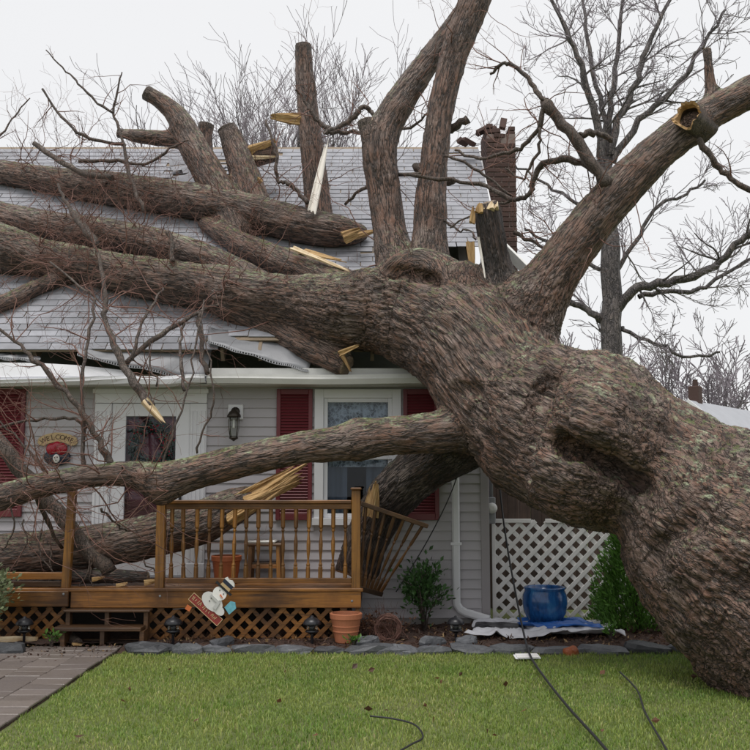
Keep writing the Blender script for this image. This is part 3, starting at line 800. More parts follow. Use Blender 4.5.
P = PX(498, 508, WY+.12); mt = thing('electric_meter', 'round grey electric meter on the house corner above the white lattice', 'meter', (HX1+.0, WY+.12, P.z))
link('meter_box', MB().cbox((.0, -.06, -.17), (.09, .12, .12), .008).mesh('meter_box', MAT['metal_grey']), mt)
link('conduit', MB().tube([(.05, 0, .12), (.05, 0, 1.1)], .022, 10).mesh('conduit', MAT['metal_grey'], True), mt)
gl = MB().lathe((.045, -.06, -.0), [(.06, 0), (.06, .035), (.052, .06), (.02, .075)], 18, 'Y'); link('dial', gl.mesh('dial', MAT['offwhite'], True), mt)

# ---- welcome plaque beside the door
P = PX(58, 440, WY-.03); wp = thing('welcome_plaque', 'arched tan WELCOME plaque with red apples over a navy base hung on the siding', 'plaque', (P.x, WY-.026, P.z))
R0 = .34; arc = MB(); v = []; fs = []; n = 24
for i in range(n+1):
    th = math.radians(90+38-76*i/n); e = min(i, n-i); wd = .052 if e > 1 else (.036 if e == 1 else .016)
    for y in (-.022, 0):
        for rr_ in (R0-wd, R0+wd): v.append((rr_*math.cos(th), y, rr_*math.sin(th)-R0+.03))
for i in range(n):
    a = 4*i; fs += [(a, a+1, a+5, a+4), (a+2, a+6, a+7, a+3), (a, a+4, a+6, a+2), (a+1, a+3, a+7, a+5)]
fs += [(0, 2, 3, 1), (4*n, 4*n+1, 4*n+3, 4*n+2)]
arc.add(v, fs); link('arch_board', arc.mesh('arch_board', MAT['tan']), wp)
def text_mesh(s, size, ext=.001):
    cu = bpy.data.curves.new('t', 'FONT'); cu.body = s; cu.size = size; cu.extrude = ext; cu.align_x = 'CENTER'; cu.align_y = 'CENTER'
    o = bpy.data.objects.new('t', cu); COL.objects.link(o); dg = bpy.context.evaluated_depsgraph_get(); me = bpy.data.meshes.new_from_object(o.evaluated_get(dg))
    bpy.data.objects.remove(o); return me
lt = MB()
for i, chh in enumerate('WELCOME'):
    th = math.radians(90+27-54*i/6); me = text_mesh(chh, .075)
    M = Matrix.Translation((R0*math.cos(th), -.024, R0*math.sin(th)-R0+.03))@Matrix.Rotation(-(th-math.pi/2), 4, 'Y')@Matrix.Rotation(math.pi/2, 4, 'X')
    lt.add([M@q.co for q in me.vertices], [tuple(p.vertices) for p in me.polygons])
link('lettering', lt.mesh('lettering', MAT['ink']), wp)
def blob(c, r, sc=(1, 1, 1), n=14, m=9):
    mb = MB(); pr = [(r*math.sin(math.pi*i/m) if 0 < i < m else .002, -r*math.cos(math.pi*i/m)) for i in range(m+1)]
    mb.lathe((0, 0, 0), pr, n); mb.v = [(c[0]+x*sc[0], c[1]+y*sc[1], c[2]+z*sc[2]) for x, y, z in mb.v]; return mb
for ax, az, ar in ((-.055, -.10, .065), (.05, -.10, .068), (0, -.075, .06)): link('apple', blob((ax, -.03, az), ar, (1, .55, 1)).mesh('apple', MAT['redgloss'], True), wp)
b = blob((0, -.015, -.19), .15, (1, .2, .62)); link('base', b.mesh('base', MAT['navy'], True), wp)
f_ = blob((.0, -.04, -.205), .04, (1, .3, 1.2)); link('medallion', f_.mesh('medallion', MAT['chalk'], True), wp)
e_ = MB()
for ex, ez in ((-.013, -.195), (.014, -.19), (.0, -.222)): e_.lathe((ex, -.052, ez), [(.007, -.002), (.007, .003)], 8, 'Y')
link('medallion_spots', e_.mesh('medallion_spots', MAT['ink']), wp)

# ================================================================== DECK
DY = 9.75; DT = .54; DX0, DX1 = -4.4, PX(361, 590, DY).x
deck = thing('deck', 'brown stained wooden porch deck with turned balusters and lattice skirt', 'deck', (0, DY, 0))
y = DY+.0; 
while y < WY-.1:
    MB().cbox((DX0, y, DT-.028), (DX1, y+.136, DT+random.uniform(-.001, .002)), .005).obj('floor_board', MAT['deck'], deck); y += .1415
MB().cbox((PX(72, 590, DY).x, DY-.042, .355), (DX1+.0, DY-.002, DT-.03), .005).obj('rim_board', MAT['deck'], deck)
MB().cbox((DX0, DY-.085, .37), (PX(71, 590, DY).x, DY-.044, DT-.02), .005).obj('rim_board', MAT['deck'], deck)
MB().cbox((DX0, DY-.05, DT-.03), (DX1+.02, DY-.001, DT+.002), .005).obj('nosing_board', MAT['deck'], deck)
MB().cbox((DX1-.04, DY-.001, .355), (DX1, WY-.03, DT-.03), .004).obj('side_joist', MAT['deckdark'], deck)
for (bx, bz) in ((63.5, 594), (160, 596), (352, 601)):
    p = PX(bx, bz, DY-.09 if bx < 70 else DY-.043); MB().lathe(p, [(.012, 0), (.011, .004), (.004, .007)], 10, 'Y').obj('bolt', MAT['metal_grey'], deck)
# lattice skirt
def clip_seg(px, pz, dx, dz, x0, x1, z0, z1):
    t0, t1 = -1e9, 1e9
    for p, d_, a, b in ((px, dx, x0, x1), (pz, dz, z0, z1)):
        ta, tb = (a-p)/d_, (b-p)/d_
        if ta > tb: ta, tb = tb, ta
        t0 = max(t0, ta); t1 = min(t1, tb)
    return (t0, t1) if t1-t0 > .03 else None
def lattice(parent, x0, x1, z0, z1, y, pitch, w, th, mat, name='lath', frame=None):
    for sgn, yy in ((1, y), (-1, y+th+.001)):
        c = x0-(z1-z0)-pitch
        while c < x1+(z1-z0)+pitch:
            px, pz = c, z0 if sgn > 0 else z0
            q = clip_seg(px, pz, sgn*.7071, .7071, x0, x1, z0, z1)
            if q: MB().bar((px+sgn*.7071*q[0], yy, pz+.7071*q[0]), (px+sgn*.7071*q[1], yy, pz+.7071*q[1]), w, th, (0, 1, 0), .002).obj(name, mat, parent)
            c += pitch
sk = MB().cbox((DX0+.02, DY+.03, .02), (PX(66, 600, DY).x, DY+.05, .05), .003).obj('lattice_skirt', MAT['deckdark'], deck)
lattice(sk, DX0+.02, PX(66, 600, DY).x, .03, .355, DY+.012, .150, .042, .009, MAT['deck'])
sk = MB().cbox((PX(148, 600, DY).x, DY+.03, .02), (DX1-.02, DY+.05, .05), .003).obj('lattice_skirt', MAT['deckdark'], deck)
lattice(sk, PX(148, 600, DY).x, DX1-.02, .03, .355, DY+.012, .150, .042, .009, MAT['deck'])
MB().box((DX0+.05, DY+.5, .0), (DX1-.1, DY+.52, DT-.05)).obj('dark_backing', MAT['dark'], deck)  # thin near-black sheet behind the lattice skirts darkens the view under the deck
# steps
sx0, sx1 = PX(66, 610, 9.62).x, PX(148, 610, 9.62).x
steps = MB().cbox((sx0+.001, 9.69, .03), (sx1-.001, 9.704, .06), .003).obj('steps', MAT['step'], deck)
for xx in (sx0+.02, (sx0+sx1)/2, sx1-.02):
    st = MB().add([(xx-.02, 9.47, .02), (xx-.02, 9.47, .168), (xx-.02, 9.62, .168), (xx-.02, 9.62, .328), (xx-.02, 9.705, .328), (xx-.02, 9.705, .02)]+[(xx+.02, 9.47, .02), (xx+.02, 9.47, .168), (xx+.02, 9.62, .168), (xx+.02, 9.62, .328), (xx+.02, 9.705, .328), (xx+.02, 9.705, .02)],
           [(0,1,2,3,4,5), (11,10,9,8,7,6)]+[(i, 6+i, 6+(i+1) % 6, (i+1) % 6) for i in range(6)]); st.obj('stringer', MAT['step'], steps)
MB().cbox((sx0-.06, 9.43, .17), (sx1-.02, 9.68, .205), .005).obj('tread', MAT['step'], steps)
MB().cbox((sx0-.01, 9.56, .33), (sx1+.03, 9.703, .352), .005).obj('tread', MAT['step'], steps)
# railing
RY = DY+.05
def post(x, z0, z1, lean=0, w=.088, mat='deckz'):
    m = MB(); m.cbox((-w/2, -w/2, 0), (w/2, w/2, z1-z0), .006); o = m.mesh('post', MAT[mat])
    q = link('post', o, deck, (x, RY-DY, z0), (0, lean, 0)); return q
xa, xb = PX(161, 540, RY).x, PX(356, 540, RY).x
post(xa, .42, 1.46); q = post(xb, .40, 1.50); 
MB().cbox((xb-.055, RY-.055, 1.50), (xb+.055, RY+.055, 1.525), .008).obj('post_cap', MAT['deck'], deck)
rl = MB(); rl.cbox((xa+.045, RY-.045, 1.365), (xb-.045, RY+.045, 1.40), .006); rl.cbox((xa+.045, RY-.02, 1.31), (xb-.045, RY+.02, 1.364), .004)
rail = rl.obj('railing', MAT['deck'], deck)
MB().cbox((xa+.045, RY-.022, .585), (xb-.045, RY+.022, .635), .004).obj('bottom_rail', MAT['deck'], rail)
def baluster_mesh(L, name='baluster', mat='deckz'):
    pr = [(.022, 0), (.022, .15*L), (.017, .17*L), (.021, .19*L), (.013, .22*L), (.011, .27*L), (.019, .40*L), (.021, .5*L), (.012, .62*L), (.010, .66*L), (.019, .69*L), (.012, .71*L), (.022, .74*L), (.022, L)]
    return MB().lathe((0, 0, 0), pr, 8).mesh(name, MAT[mat])
bme = baluster_mesh(.675); nb = 15
for i in range(nb):
    x = xa+.045+(xb-xa-.09)*(i+.5)/nb; link('baluster', bme, rail, (x, RY-DY, .635), (0, random.gauss(0, .008), math.pi/8+random.gauss(0, .05)))
# leaning post and fallen rail at the left of the steps
pt, pb = PX(73, 485, RY), PX(66, 588, RY)
m = MB().bar(pb, pt, .078, .078, (0, 1, 0), .006); m.obj('leaning_post', MAT['deckz'], deck)
MB().bar((DX0, RY-.01, .66), (PX(64, 578, RY).x, RY-.01, .655), .05, .07, (0, 0, 1), .005).obj('fallen_rail', MAT['deck'], deck)
MB().bar((DX0, RY+.06, .575), (PX(66, 583, RY).x, RY+.06, .57), .05, .05, (0, 0, 1), .005).obj('fallen_rail', MAT['deckdark'], deck)
# collapsed side railing, pushed out to the right by the trunk
A0, A1 = PX(360, 503, RY), PX(427, 526, 10.0); B0, B1 = PX(358, 588, RY+.02), PX(381, 594, 10.3)
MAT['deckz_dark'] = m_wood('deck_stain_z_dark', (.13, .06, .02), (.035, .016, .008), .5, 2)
bme_d = baluster_mesh(.675, mat='deckz_dark')
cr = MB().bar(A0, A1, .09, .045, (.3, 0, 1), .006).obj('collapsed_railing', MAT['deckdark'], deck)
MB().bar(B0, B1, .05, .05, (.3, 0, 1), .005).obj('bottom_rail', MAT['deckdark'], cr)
for i in range(7):
    t = (i+.6)/7; a = A0.lerp(A1, t); b = B0.lerp(B1, t*1.0); L = (a-b).length; dv = (a-b).normalized()
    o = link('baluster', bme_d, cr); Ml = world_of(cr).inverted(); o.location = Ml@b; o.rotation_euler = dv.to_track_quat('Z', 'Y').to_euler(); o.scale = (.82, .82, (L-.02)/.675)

# ---- things on and around the deck
def pot(name, label, base, r0, r1, h, mat, soil=True):
    t = thing(name, label, 'flower pot', base)
    pr = [(r0*.9, 0), (r0, .01), (r0+(r1-r0)*.82, h*.80), (r1*.97, h*.80), (r1*1.03, h*.82), (r1*1.05, h*.98), (r1, h), (r1*.9, h), (r1*.88, h*.86)]
    link('body', MB().lathe((0, 0, 0), pr, 28).mesh('body', mat, False), t)
    link('soil', MB().lathe((0, 0, 0), [(r1*.88, h*.85), (r1*.87, h*.88), (.01, h*.89)], 20).mesh('soil', MAT['mulch']), t); return t
p = PX(226, 585, 10.2); pot('flower_pot', 'orange terracotta pot on the deck behind the railing', (p.x, 10.2, DT), .115, .15, .285, MAT['terradark'])
p = PX(346, 636, 9.6); t = pot('flower_pot', 'banded terracotta pot on the ground below the corner of the deck', (p.x, 9.58, .045), .105, .15, .28, MAT['terracotta'])
for zz in (.10, .15): link('band', MB().lathe((0, 0, zz), [(.105+.045*zz/.28*.82+.001, 0), (.115+.045*zz/.28*.82, .006), (.115+.045*zz/.28*.82, .014), (.107+.045*zz/.28*.82, .02)], 28).mesh('band', MAT['terracotta']), t)
# stool with pale seat
p = PX(265, 585, 10.45); stl = thing('stool', 'small wooden stool with a white seat behind the balusters', 'stool', (p.x, 10.45, DT))
for sx in (-1, 1):
    for sy in (-1, 1): link('leg', MB().bar((sx*.155, sy*.12, 0), (sx*.145, sy*.11, .37), .04, .04, (0, 1, 0)).mesh('leg', MAT['deckz']), stl)
link('seat', MB().cbox((-.19, -.15, .37), (.19, .15, .40), .01).mesh('seat', MAT['step']), stl)
link('cushion', MB().cbox((-.185, -.145, .40), (.12, .14, .43), .012).mesh('cushion', MAT['chalk']), stl)
for sy in (-.115, .115): link('stretcher', MB().cbox((-.13, sy-.012, .14), (.13, sy+.012, .18), .003).mesh('stretcher', MAT['deck']), stl)
link('shelf', MB().cbox((-.135, -.1, .181), (.135, .1, .197), .003).mesh('shelf', MAT['step']), stl)

# garden path lights
def path_light(px, py, Y, label, sc=1.0):
    p = PX(px, py, Y); t = thing('garden_light', label, 'garden light', (p.x, Y, .03), 'black garden lights along the bed'); t.scale = (sc, sc, sc)
    link('stake', MB().lathe((0, 0, 0), [(.006, -.02), (.014, 0), (.014, .1), (.02, .11)], 10).mesh('stake', MAT['black'], True), t)
    link('lens', MB().lathe((0, 0, 0), [(.035, .11), (.055, .13), (.058, .185), (.05, .2)], 16).mesh('lens', MAT['glasslamp'], True), t)
    link('core', MB().lathe((0, 0, 0), [(.025, .11), (.03, .2)], 12).mesh('core', MAT['black'], True), t)
    link('cap', MB().lathe((0, 0, 0), [(.085, .195), (.09, .205), (.075, .235), (.05, .255), (.02, .265), (.012, .28)], 18).mesh('cap', MAT['black'], True), t)
    link('ring', MB().lathe((0, 0, 0), [(.06, .125), (.066, .13), (.066, .14), (.058, .145)], 16).mesh('ring', MAT['black'], True), t)
path_light(24, 640, 9.55, 'black garden light between the pale bush and the steps', .95)
path_light(173, 640, 9.5, 'black garden light beside the snowman sign', 1.0)
path_light(312, 640, 9.5, 'black garden light left of the banded terracotta pot', 1.0)
path_light(456, 640, 9.6, 'black garden light in front of the downspout', .95)

# snowman stake sign, knocked askew
c0 = PX(214, 600, 9.42); sg = thing('snowman_sign', 'knocked over wooden snowman stake sign in front of the lattice skirt', 'sign', (c0.x, 9.42, c0.z), None, (0, math.radians(42), 0))
def flat(poly, y0, y1): 
    n = len(poly); v = [(a, y0, b) for a, b in poly]+[(a, y1, b) for a, b in poly]
    return MB().add(v, [tuple(range(n)), tuple(range(n, 2*n))[::-1]]+[(i, n+i, n+(i+1) % n, (i+1) % n) for i in range(n)])
def sobj(m, n, mat): return link(n, m.mesh(n, MAT[mat]), sg)
def ell(cx, cz, rx, rz, n=20): return [(cx+rx*math.cos(6.2832*i/n), cz+rz*math.sin(6.2832*i/n)) for i in range(n)]
bd_ = sobj(flat([(-.185, -.155), (.185, -.155), (.185, -.075), (-.185, -.075)], -.012, .006), 'board', 'signred')
fr = MB(); 
for (a, b) in (((-.185, -.155), (.185, -.155)), ((.185, -.155), (.185, -.075)), ((.185, -.075), (-.185, -.075)), ((-.185, -.075), (-.185, -.155))): fr.bar((a[0], -.015, a[1]), (b[0], -.015, b[1]), .006, .004, (0, 1, 0), .001)
sobj(fr, 'border', 'tan')
mk = MB(); r5 = random.Random(4); xk = -.16
while xk < .15:
    mk.bar((xk, -.014, -.135+r5.uniform(0, .012)), (xk+r5.uniform(-.006, .01), -.014, -.098+r5.uniform(-.008, .01)), .006, .003, (0, 1, 0), .0008); xk += r5.choice((.014, .018, .03))
sobj(mk, 'painted_marks', 'tan')
sobj(flat(ell(-.0, -.02, .115, .075)+[], -.022, -.004), 'body', 'chalk'); sobj(flat(ell(.10, -.035, .06, .04), -.026, -.006), 'arm', 'chalk')
sobj(flat(ell(.0, .085, .068, .065), -.03, -.008), 'head', 'chalk')
sobj(flat([(-.055, .03), (.055, .03), (.065, .012), (.075, -.05), (.04, -.055), (.035, .005), (-.05, .008)], -.036, -.027), 'scarf', 'offwhite')
hb = sobj(flat([(-.1, .135), (.09, .135), (.095, .155), (-.1, .155)], -.04, -.012), 'hat_brim', 'black'); sobj(flat([(-.055, .156), (.055, .156), (.05, .185), (-.05, .185)], -.038, -.014), 'hat_band', 'tan')
sobj(flat([(-.055, .186), (.055, .186), (.06, .225), (-.06, .225)], -.038, -.014), 'hat_crown', 'navy'); sobj(flat([(-.062, .222), (-.05, .25), (-.02, .24), (.01, .256), (.045, .245), (.065, .222)], -.042, -.012), 'snow_cap', 'chalk')
sobj(flat([(.01, .09), (.055, .075), (.012, .075)], -.044, -.031), 'carrot_nose', 'orange')
ey = MB()
for a, b in ((-.02, .11), (.03, .108), (-.03, -.0), (-.025, -.03)): ey.lathe((a, -.031 if b > .05 else -.023, b), [(.006, -.001), (.006, .004)], 8, 'Y')
sobj(ey, 'coal_buttons', 'black'); sobj(flat([(.12, .02), (.2, .0), (.21, .085), (.165, .12), (.125, .1)], -.02, .0), 'birdhouse', 'teal')
sobj(MB().bar((-.02, .012, -.1), (-.23, .012, -.33), .012, .008), 'stake', 'black')
sobj(flat([(-.16, -.20), (-.11, -.19), (-.10, -.235), (-.15, -.245)], -.005, .005), 'ornament', 'orange')

# ================================================================== THE FALLEN TREE
def limb(pts, cut0=None, cut1=None, wet=0):
    """pts: (px, py, depth or None = lies on the roof, pixel radius) -> dense centre line"""
    C = []
    for x, y, d, r in pts:
        if d is None: d = rest(x, y, r)
        C.append((*PX(x, y, d), r*d/F))
    C = np.array(C); n = len(C); out = []
    for i in range(n-1):
        p0, p1, p2, p3 = C[max(i-1, 0)], C[i], C[i+1], C[min(i+2, n-1)]
        m = max(2, int(np.linalg.norm(p2[:3]-p1[:3])/.10))
        for k in range(m):
            t = k/m
            out.append(.5*((2*p1)+(p2-p0)*t+(2*p0-5*p1+4*p2-p3)*t*t+(-p0+3*p1-3*p2+p3)*t**3))
    out.append(C[-1]); A = np.array(out); A[:, 3] = np.maximum(A[:, 3], .02)
    return {'P': A[:, :3], 'R': A[:, 3], 'cut0': cut0, 'cut1': cut1, 'wet': wet}

def surface_nets(S, org, h):
    nx, ny, nz = S.shape; inside = S < 0
    cnt = np.zeros((nx-1, ny-1, nz-1), np.int32); acc = np.zeros((nx-1, ny-1, nz-1, 3), np.float32)
    cs = [(i, j, k) for i in (0, 1) for j in (0, 1) for k in (0, 1)]
    def cor(a, c): return a[c[0]:nx-1+c[0], c[1]:ny-1+c[1], c[2]:nz-1+c[2]]
    ins = sum(cor(inside, c).astype(np.int8) for c in cs); act = (ins > 0) & (ins < 8)
    idx = np.argwhere(act); I = idx.T
    vals = {c: S[I[0]+c[0], I[1]+c[1], I[2]+c[2]] for c in cs}
    acc = np.zeros((len(idx), 3), np.float32); cnt = np.zeros(len(idx), np.float32)
    for c in cs:
        for ax in range(3):
            if c[ax] == 0:
                d = list(c); d[ax] = 1; a, b = vals[c], vals[tuple(d)]; ch = (a < 0) != (b < 0)
                t = np.where(ch, a/(a-b+1e-12), 0); p = np.tile(np.array(c, np.float32), (len(idx), 1)); p[:, ax] += t
                acc += p*ch[:, None]; cnt += ch
    V = (idx+acc/cnt[:, None])*h+org
    vid = -np.ones((nx-1, ny-1, nz-1), np.int64); vid[I[0], I[1], I[2]] = np.arange(len(idx))
    faces = []
    for ax in range(3):
        b, c = (ax+1) % 3, (ax+2) % 3
        sl0 = [slice(None)]*3; sl1 = [slice(None)]*3; sl0[ax] = slice(0, -1); sl1[ax] = slice(1, None)
        a0, a1 = inside[tuple(sl0)], inside[tuple(sl1)]
        for flip in (0, 1):
            E = np.argwhere((a0 & ~a1) if not flip else (~a0 & a1)); ok = (E[:, b] > 0) & (E[:, c] > 0)
            for k, n_ in zip(range(3), (nx-1, ny-1, nz-1)): ok &= E[:, k] < n_
            E = E[ok]; q = []
            for db, dc in ((-1, -1), (0, -1), (0, 0), (-1, 0)):
                e = E.copy(); e[:, b] += db; e[:, c] += dc; q.append(vid[e[:, 0], e[:, 1], e[:, 2]])
            q = np.stack(q if not flip else q[::-1], 1); faces.append(q)
    Fq = np.concatenate(faces); return V, Fq[(Fq >= 0).all(1)]

def seg_sdf(Q, A, B, ra, rb):
    d = B-A; L2 = d@d+1e-9; t = np.clip(((Q-A)@d)/L2, 0, 1)
    return np.linalg.norm(Q-A-t[:, None]*d, axis=1)-(ra+(rb-ra)*t)
def sdf_body(limbs, blobs, carves, h, k=.07, pad=.16):
    allp = np.concatenate([L['P'] for L in limbs]); allr = np.concatenate([L['R'] for L in limbs])
    lo = (allp-allr[:, None]).min(0)-pad-.3; hi = (allp+allr[:, None]).max(0)+pad+.3
    n = np.ceil((hi-lo)/h).astype(int)+1; S = np.full(n, 1.0, np.float32)
    def region(c0, c1):
        a = np.maximum(np.floor((c0-lo)/h).astype(int), 0); b = np.minimum(np.ceil((c1-lo)/h).astype(int)+1, n)
        g = np.stack(np.meshgrid(*[np.arange(a[i], b[i]) for i in range(3)], indexing='ij'), -1); return tuple(slice(a[i], b[i]) for i in range(3)), g.shape[:3], g.reshape(-1, 3)*h+lo
    def smin(a, b, kk):
        t = np.maximum(kk-np.abs(a-b), 0)/kk; return np.minimum(a, b)-t*t*kk*.25
    for L in limbs:
        P, R = L['P'], L['R']; T = np.full(n, 1.0, np.float32)
        for i in range(len(P)-1):
            rm = max(R[i], R[i+1])+pad
            sl, shp, Q = region(np.minimum(P[i], P[i+1])-rm, np.maximum(P[i], P[i+1])+rm)
            T[sl] = np.minimum(T[sl], seg_sdf(Q, P[i], P[i+1], R[i], R[i+1]).reshape(shp))
        for key, e, e2 in (('cut0', 0, 1), ('cut1', -1, -2)):
            if L[key] is not None:
                nd = P[e]-P[e2]; nd = nd/np.linalg.norm(nd)+np.array(L[key]); nd /= np.linalg.norm(nd)
                sl, shp, Q = region(P[e]-R[e]*2-pad, P[e]+R[e]*2+pad); T[sl] = np.maximum(T[sl], ((Q-P[e])@nd).reshape(shp))
        sl, shp, Q = region((P-R[:, None]).min(0)-pad, (P+R[:, None]).max(0)+pad)
        kk = max(k, float(np.median(R))*.55); S[sl] = smin(S[sl], T[sl], kk)
    for c, r, kk in blobs:
        sl, shp, Q = region(c-r-.4, c+r+.4); S[sl] = smin(S[sl], (np.linalg.norm(Q-c, axis=1)-r).reshape(shp).astype(np.float32), kk)
    def front(px, py):
        for d in np.arange(6.5, 12, .02):
            p = np.array(PX(px, py, d)); i = np.round((p-lo)/h).astype(int)
            if (i >= 0).all() and (i < n).all() and S[tuple(i)] < 0: return d
        return 9.
    for pts, r, off, kk in carves:
        Q3 = []
        for (px, py) in pts:
            d = front(px, py); Q3.append(np.array(PX(px, py, d+off)))
        for A, B in zip(Q3[:-1], Q3[1:]):
            sl, shp, Q = region(np.minimum(A, B)-r-.3, np.maximum(A, B)+r+.3); D = -seg_sdf(Q, A, B, r, r).reshape(shp)
            S[sl] = -smin(-S[sl], -D.astype(np.float32), kk)
    return surface_nets(S, lo, h)

def build_limbs(parent, limbs, names, blobs=(), carves=(), h=.045, levels=2, mats=None, k=.07, seed=0, bark=1.0):
    V, Fq = sdf_body(limbs, blobs, carves, h, k)
    me = np_mesh('t', V, Fq); o = bpy.data.objects.new('t', me); COL.objects.link(o)
    md = o.modifiers.new('s', 'SUBSURF'); md.levels = levels; md.render_levels = levels
    dg = bpy.context.evaluated_depsgraph_get(); m2 = bpy.data.meshes.new_from_object(o.evaluated_get(dg)); bpy.data.objects.remove(o)
    nv = len(m2.vertices); V = np.empty(nv*3, np.float32); m2.vertices.foreach_get('co', V); V = V.reshape(-1, 3)
    Nn = np.empty(nv*3, np.float32); m2.vertices.foreach_get('normal', Nn); Nn = Nn.reshape(-1, 3)
    Fq = np.empty(len(m2.loops), np.int32); m2.loops.foreach_get('vertex_index', Fq); Fq = Fq.reshape(-1, 4)
    # nearest limb sample -> grain coordinates
    best = np.full(nv, 9e9, np.float32); lid = np.zeros(nv, np.int32); G = np.zeros((nv, 3), np.float32); RR = np.ones(nv, np.float32); wood = np.zeros(nv, np.float32)
    for li, L in enumerate(limbs):
        P, R = L['P'].astype(np.float32), L['R'].astype(np.float32); lo = (P-R[:, None]).min(0)-.35; hi = (P+R[:, None]).max(0)+.35
        sel = np.where(((V > lo) & (V < hi)).all(1))[0]
        if len(sel) == 0: continue
        T = np.gradient(P, axis=0); T /= np.linalg.norm(T, axis=1)[:, None]; s = np.concatenate([[0], np.cumsum(np.linalg.norm(np.diff(P, axis=0), axis=1))])
        U = np.zeros_like(P); u = np.cross(T[0], [.31, .2, .93]); u /= np.linalg.norm(u)
        for i in range(len(P)): u = u-T[i]*(u@T[i]); u /= np.linalg.norm(u); U[i] = u
        Bn = np.cross(T, U)
        for c in range(0, len(sel), 40000):
            ii = sel[c:c+40000]; q = V[ii]; d = np.sqrt(np.maximum((q*q).sum(1)[:, None]+(P*P).sum(1)[None]-2*q@P.T, 0))-R[None]
            j = d.argmin(1); dm = d[np.arange(len(ii)), j]; w = dm < best[ii]; ii = ii[w]; j = j[w]; q = q[w]
            best[ii] = dm[w]; lid[ii] = li; a = q-P[j]; al = (a*T[j]).sum(1); a = a-al[:, None]*T[j]
            G[ii] = np.stack([(a*U[j]).sum(1), (a*Bn[j]).sum(1), s[j]+al], 1); RR[ii] = R[j]
            wd = np.zeros(len(ii))
            for key, e, e2 in (('cut0', 0, 1), ('cut1', -1, -2)):
                if L[key] is not None:
                    nd = P[e]-P[e2]; nd /= np.linalg.norm(nd); wd = np.maximum(wd, (((V[ii]-P[e])@nd > -.07) & ((Nn[ii]@nd) > .62)).astype(float))
            wood[ii] = wd
    G[:, 2] += lid*3.17
    # lumps, then bark furrows that run along each limb
    amp = np.clip(RR*.055, .006, .027)*bark
    lump = fbm(V*2.3, 3, seed)*np.clip(RR*.085, 0, .06)+fbm(V*6.5, 2, seed+3)*np.clip(RR*.05, 0, .022)
    W3 = np.stack([fbm(V*3.1, 2, 31), fbm(V*3.1, 2, 47), fbm(V*3.1, 2, 59)], 1)
    # ridge width grows with the limb
    med = np.array([float(np.median(L['R'])) for L in limbs])[lid]; sc = np.clip(15/np.sqrt(med), 19, 34)
    g = G.copy(); g[:, :2] += W3[:, :2]*.03; g[:, 2] = G[:, 2]*.13+W3[:, 2]*.02
    F1, F2 = voro(g*sc[:, None], seed+2); e = np.clip((F2-F1)/.22, 0, 1); e = e*e*(3-2*e)
    er = np.clip(np.abs(fbm(g*sc[:, None]*.75, 3, seed+13))/.22, 0, 1); er = er*er*(3-2*er); e = .35*e+.65*er
    g2 = G.copy(); g2[:, 2] *= .16; f1b, f2b = voro((g2+W3*.02)*sc[:, None]*2.1, seed+5); e2 = np.clip((f2b-f1b)/.3, 0, 1)
    fine = fbm(g*sc[:, None]*2.3, 3, seed+7)
    keep = 1-wood
    V = V+Nn*(lump+amp*keep*((e-.75)*1.0+.30*(e2-.6)+.12*fine))[:, None]
    furrow = 1-e
    g3 = G.copy(); g3[:, 2] = G[:, 2]*.145
    full = np_mesh('t', V, Fq); fn = np.empty(nv*3, np.float32); full.vertices.foreach_get('normal', fn); fn = fn.reshape(-1, 3); bpy.data.meshes.remove(full); bpy.data.meshes.remove(m2)
    fl = lid[Fq[:, 0]]; objs = []
    groups = {}
    for li, nm in enumerate(names): groups.setdefault(nm if isinstance(nm, int) else (li, nm), []).append(li)
    for key, lis in groups.items():
        nm = key[1]; fs = Fq[np.isin(fl, lis)]
        if len(fs) == 0: continue
        us, inv = np.unique(fs, return_inverse=True); me = np_mesh(nm, V[us], inv.reshape(-1, 4), (mats or {}).get(lis[0], MAT['bark']))
        attr(me, 'grain', g3[us], 'FLOAT_VECTOR'); attr(me, 'furrow', furrow[us]); attr(me, 'wood', wood[us]); attr(me, 'moss', np.array([L.get('moss', 0) for L in limbs])[lid[us]])
        me.normals_split_custom_set_from_vertices(fn[us])
        if parent is None: ob = link(nm, me)
        else: ob = link(nm, me, parent)
        objs.append(ob)
    return objs

def npx(x, y, d): return np.array(PX(x, y, d))
tree = thing('fallen_tree', 'enormous toppled bare tree whose trunk and limbs lie across the house', 'tree')
LB = []; NM = []; MT = {}
def addl(name, pts, cut0=None, cut1=None, mat=None, moss=0):
    if mat: MT[len(LB)] = MAT[mat]
    LB.append(limb(pts, cut0, cut1)); NM.append(name); LB[-1]['moss'] = moss
N0 = None
addl('trunk', [(920, 612, 7.72, 172), (860, 596, 7.78, 156), (800, 577, 7.85, 130), (742, 546, 8.0, 110), (688, 494, 8.3, 80), (636, 462, 8.6, 74), (578, 438, 8.95, 86), (522, 405, 9.4, 69), (472, 347, 9.8, 63), (430, 322, 10.1, 50)])
addl('limb', [(430, 322, 10.1, 48), (385, 312, 10.35, 44), (345, 309, None, 37), (298, 301, None, 27), (250, 294, None, 24), (195, 285, None, 22.5), (140, 277, None, 21.5), (90, 267, None, 19.5), (40, 257, None, 19.5), (0, 248, None, 25), (-50, 236, None, 24), (-110, 228, None, 20)], cut1=(0, 0, 0), moss=.8)
addl('limb', [(505, 412, 9.45, 42), (465, 427, 9.4, 25), (425, 434, 9.35, 21), (380, 437, 9.3, 19.5), (340, 443, 9.3, 17.5), (300, 448, 9.3, 16.5), (245, 460, 9.3, 17), (190, 474, 9.3, 17), (160, 481, 9.3, 19), (135, 474, 9.3, 14), (90, 476, 9.28, 12), (40, 486, 9.25, 12.5), (0, 498, 9.2, 13), (-70, 525, 9.1, 12)], cut1=(0, 0, 0), moss=.9)
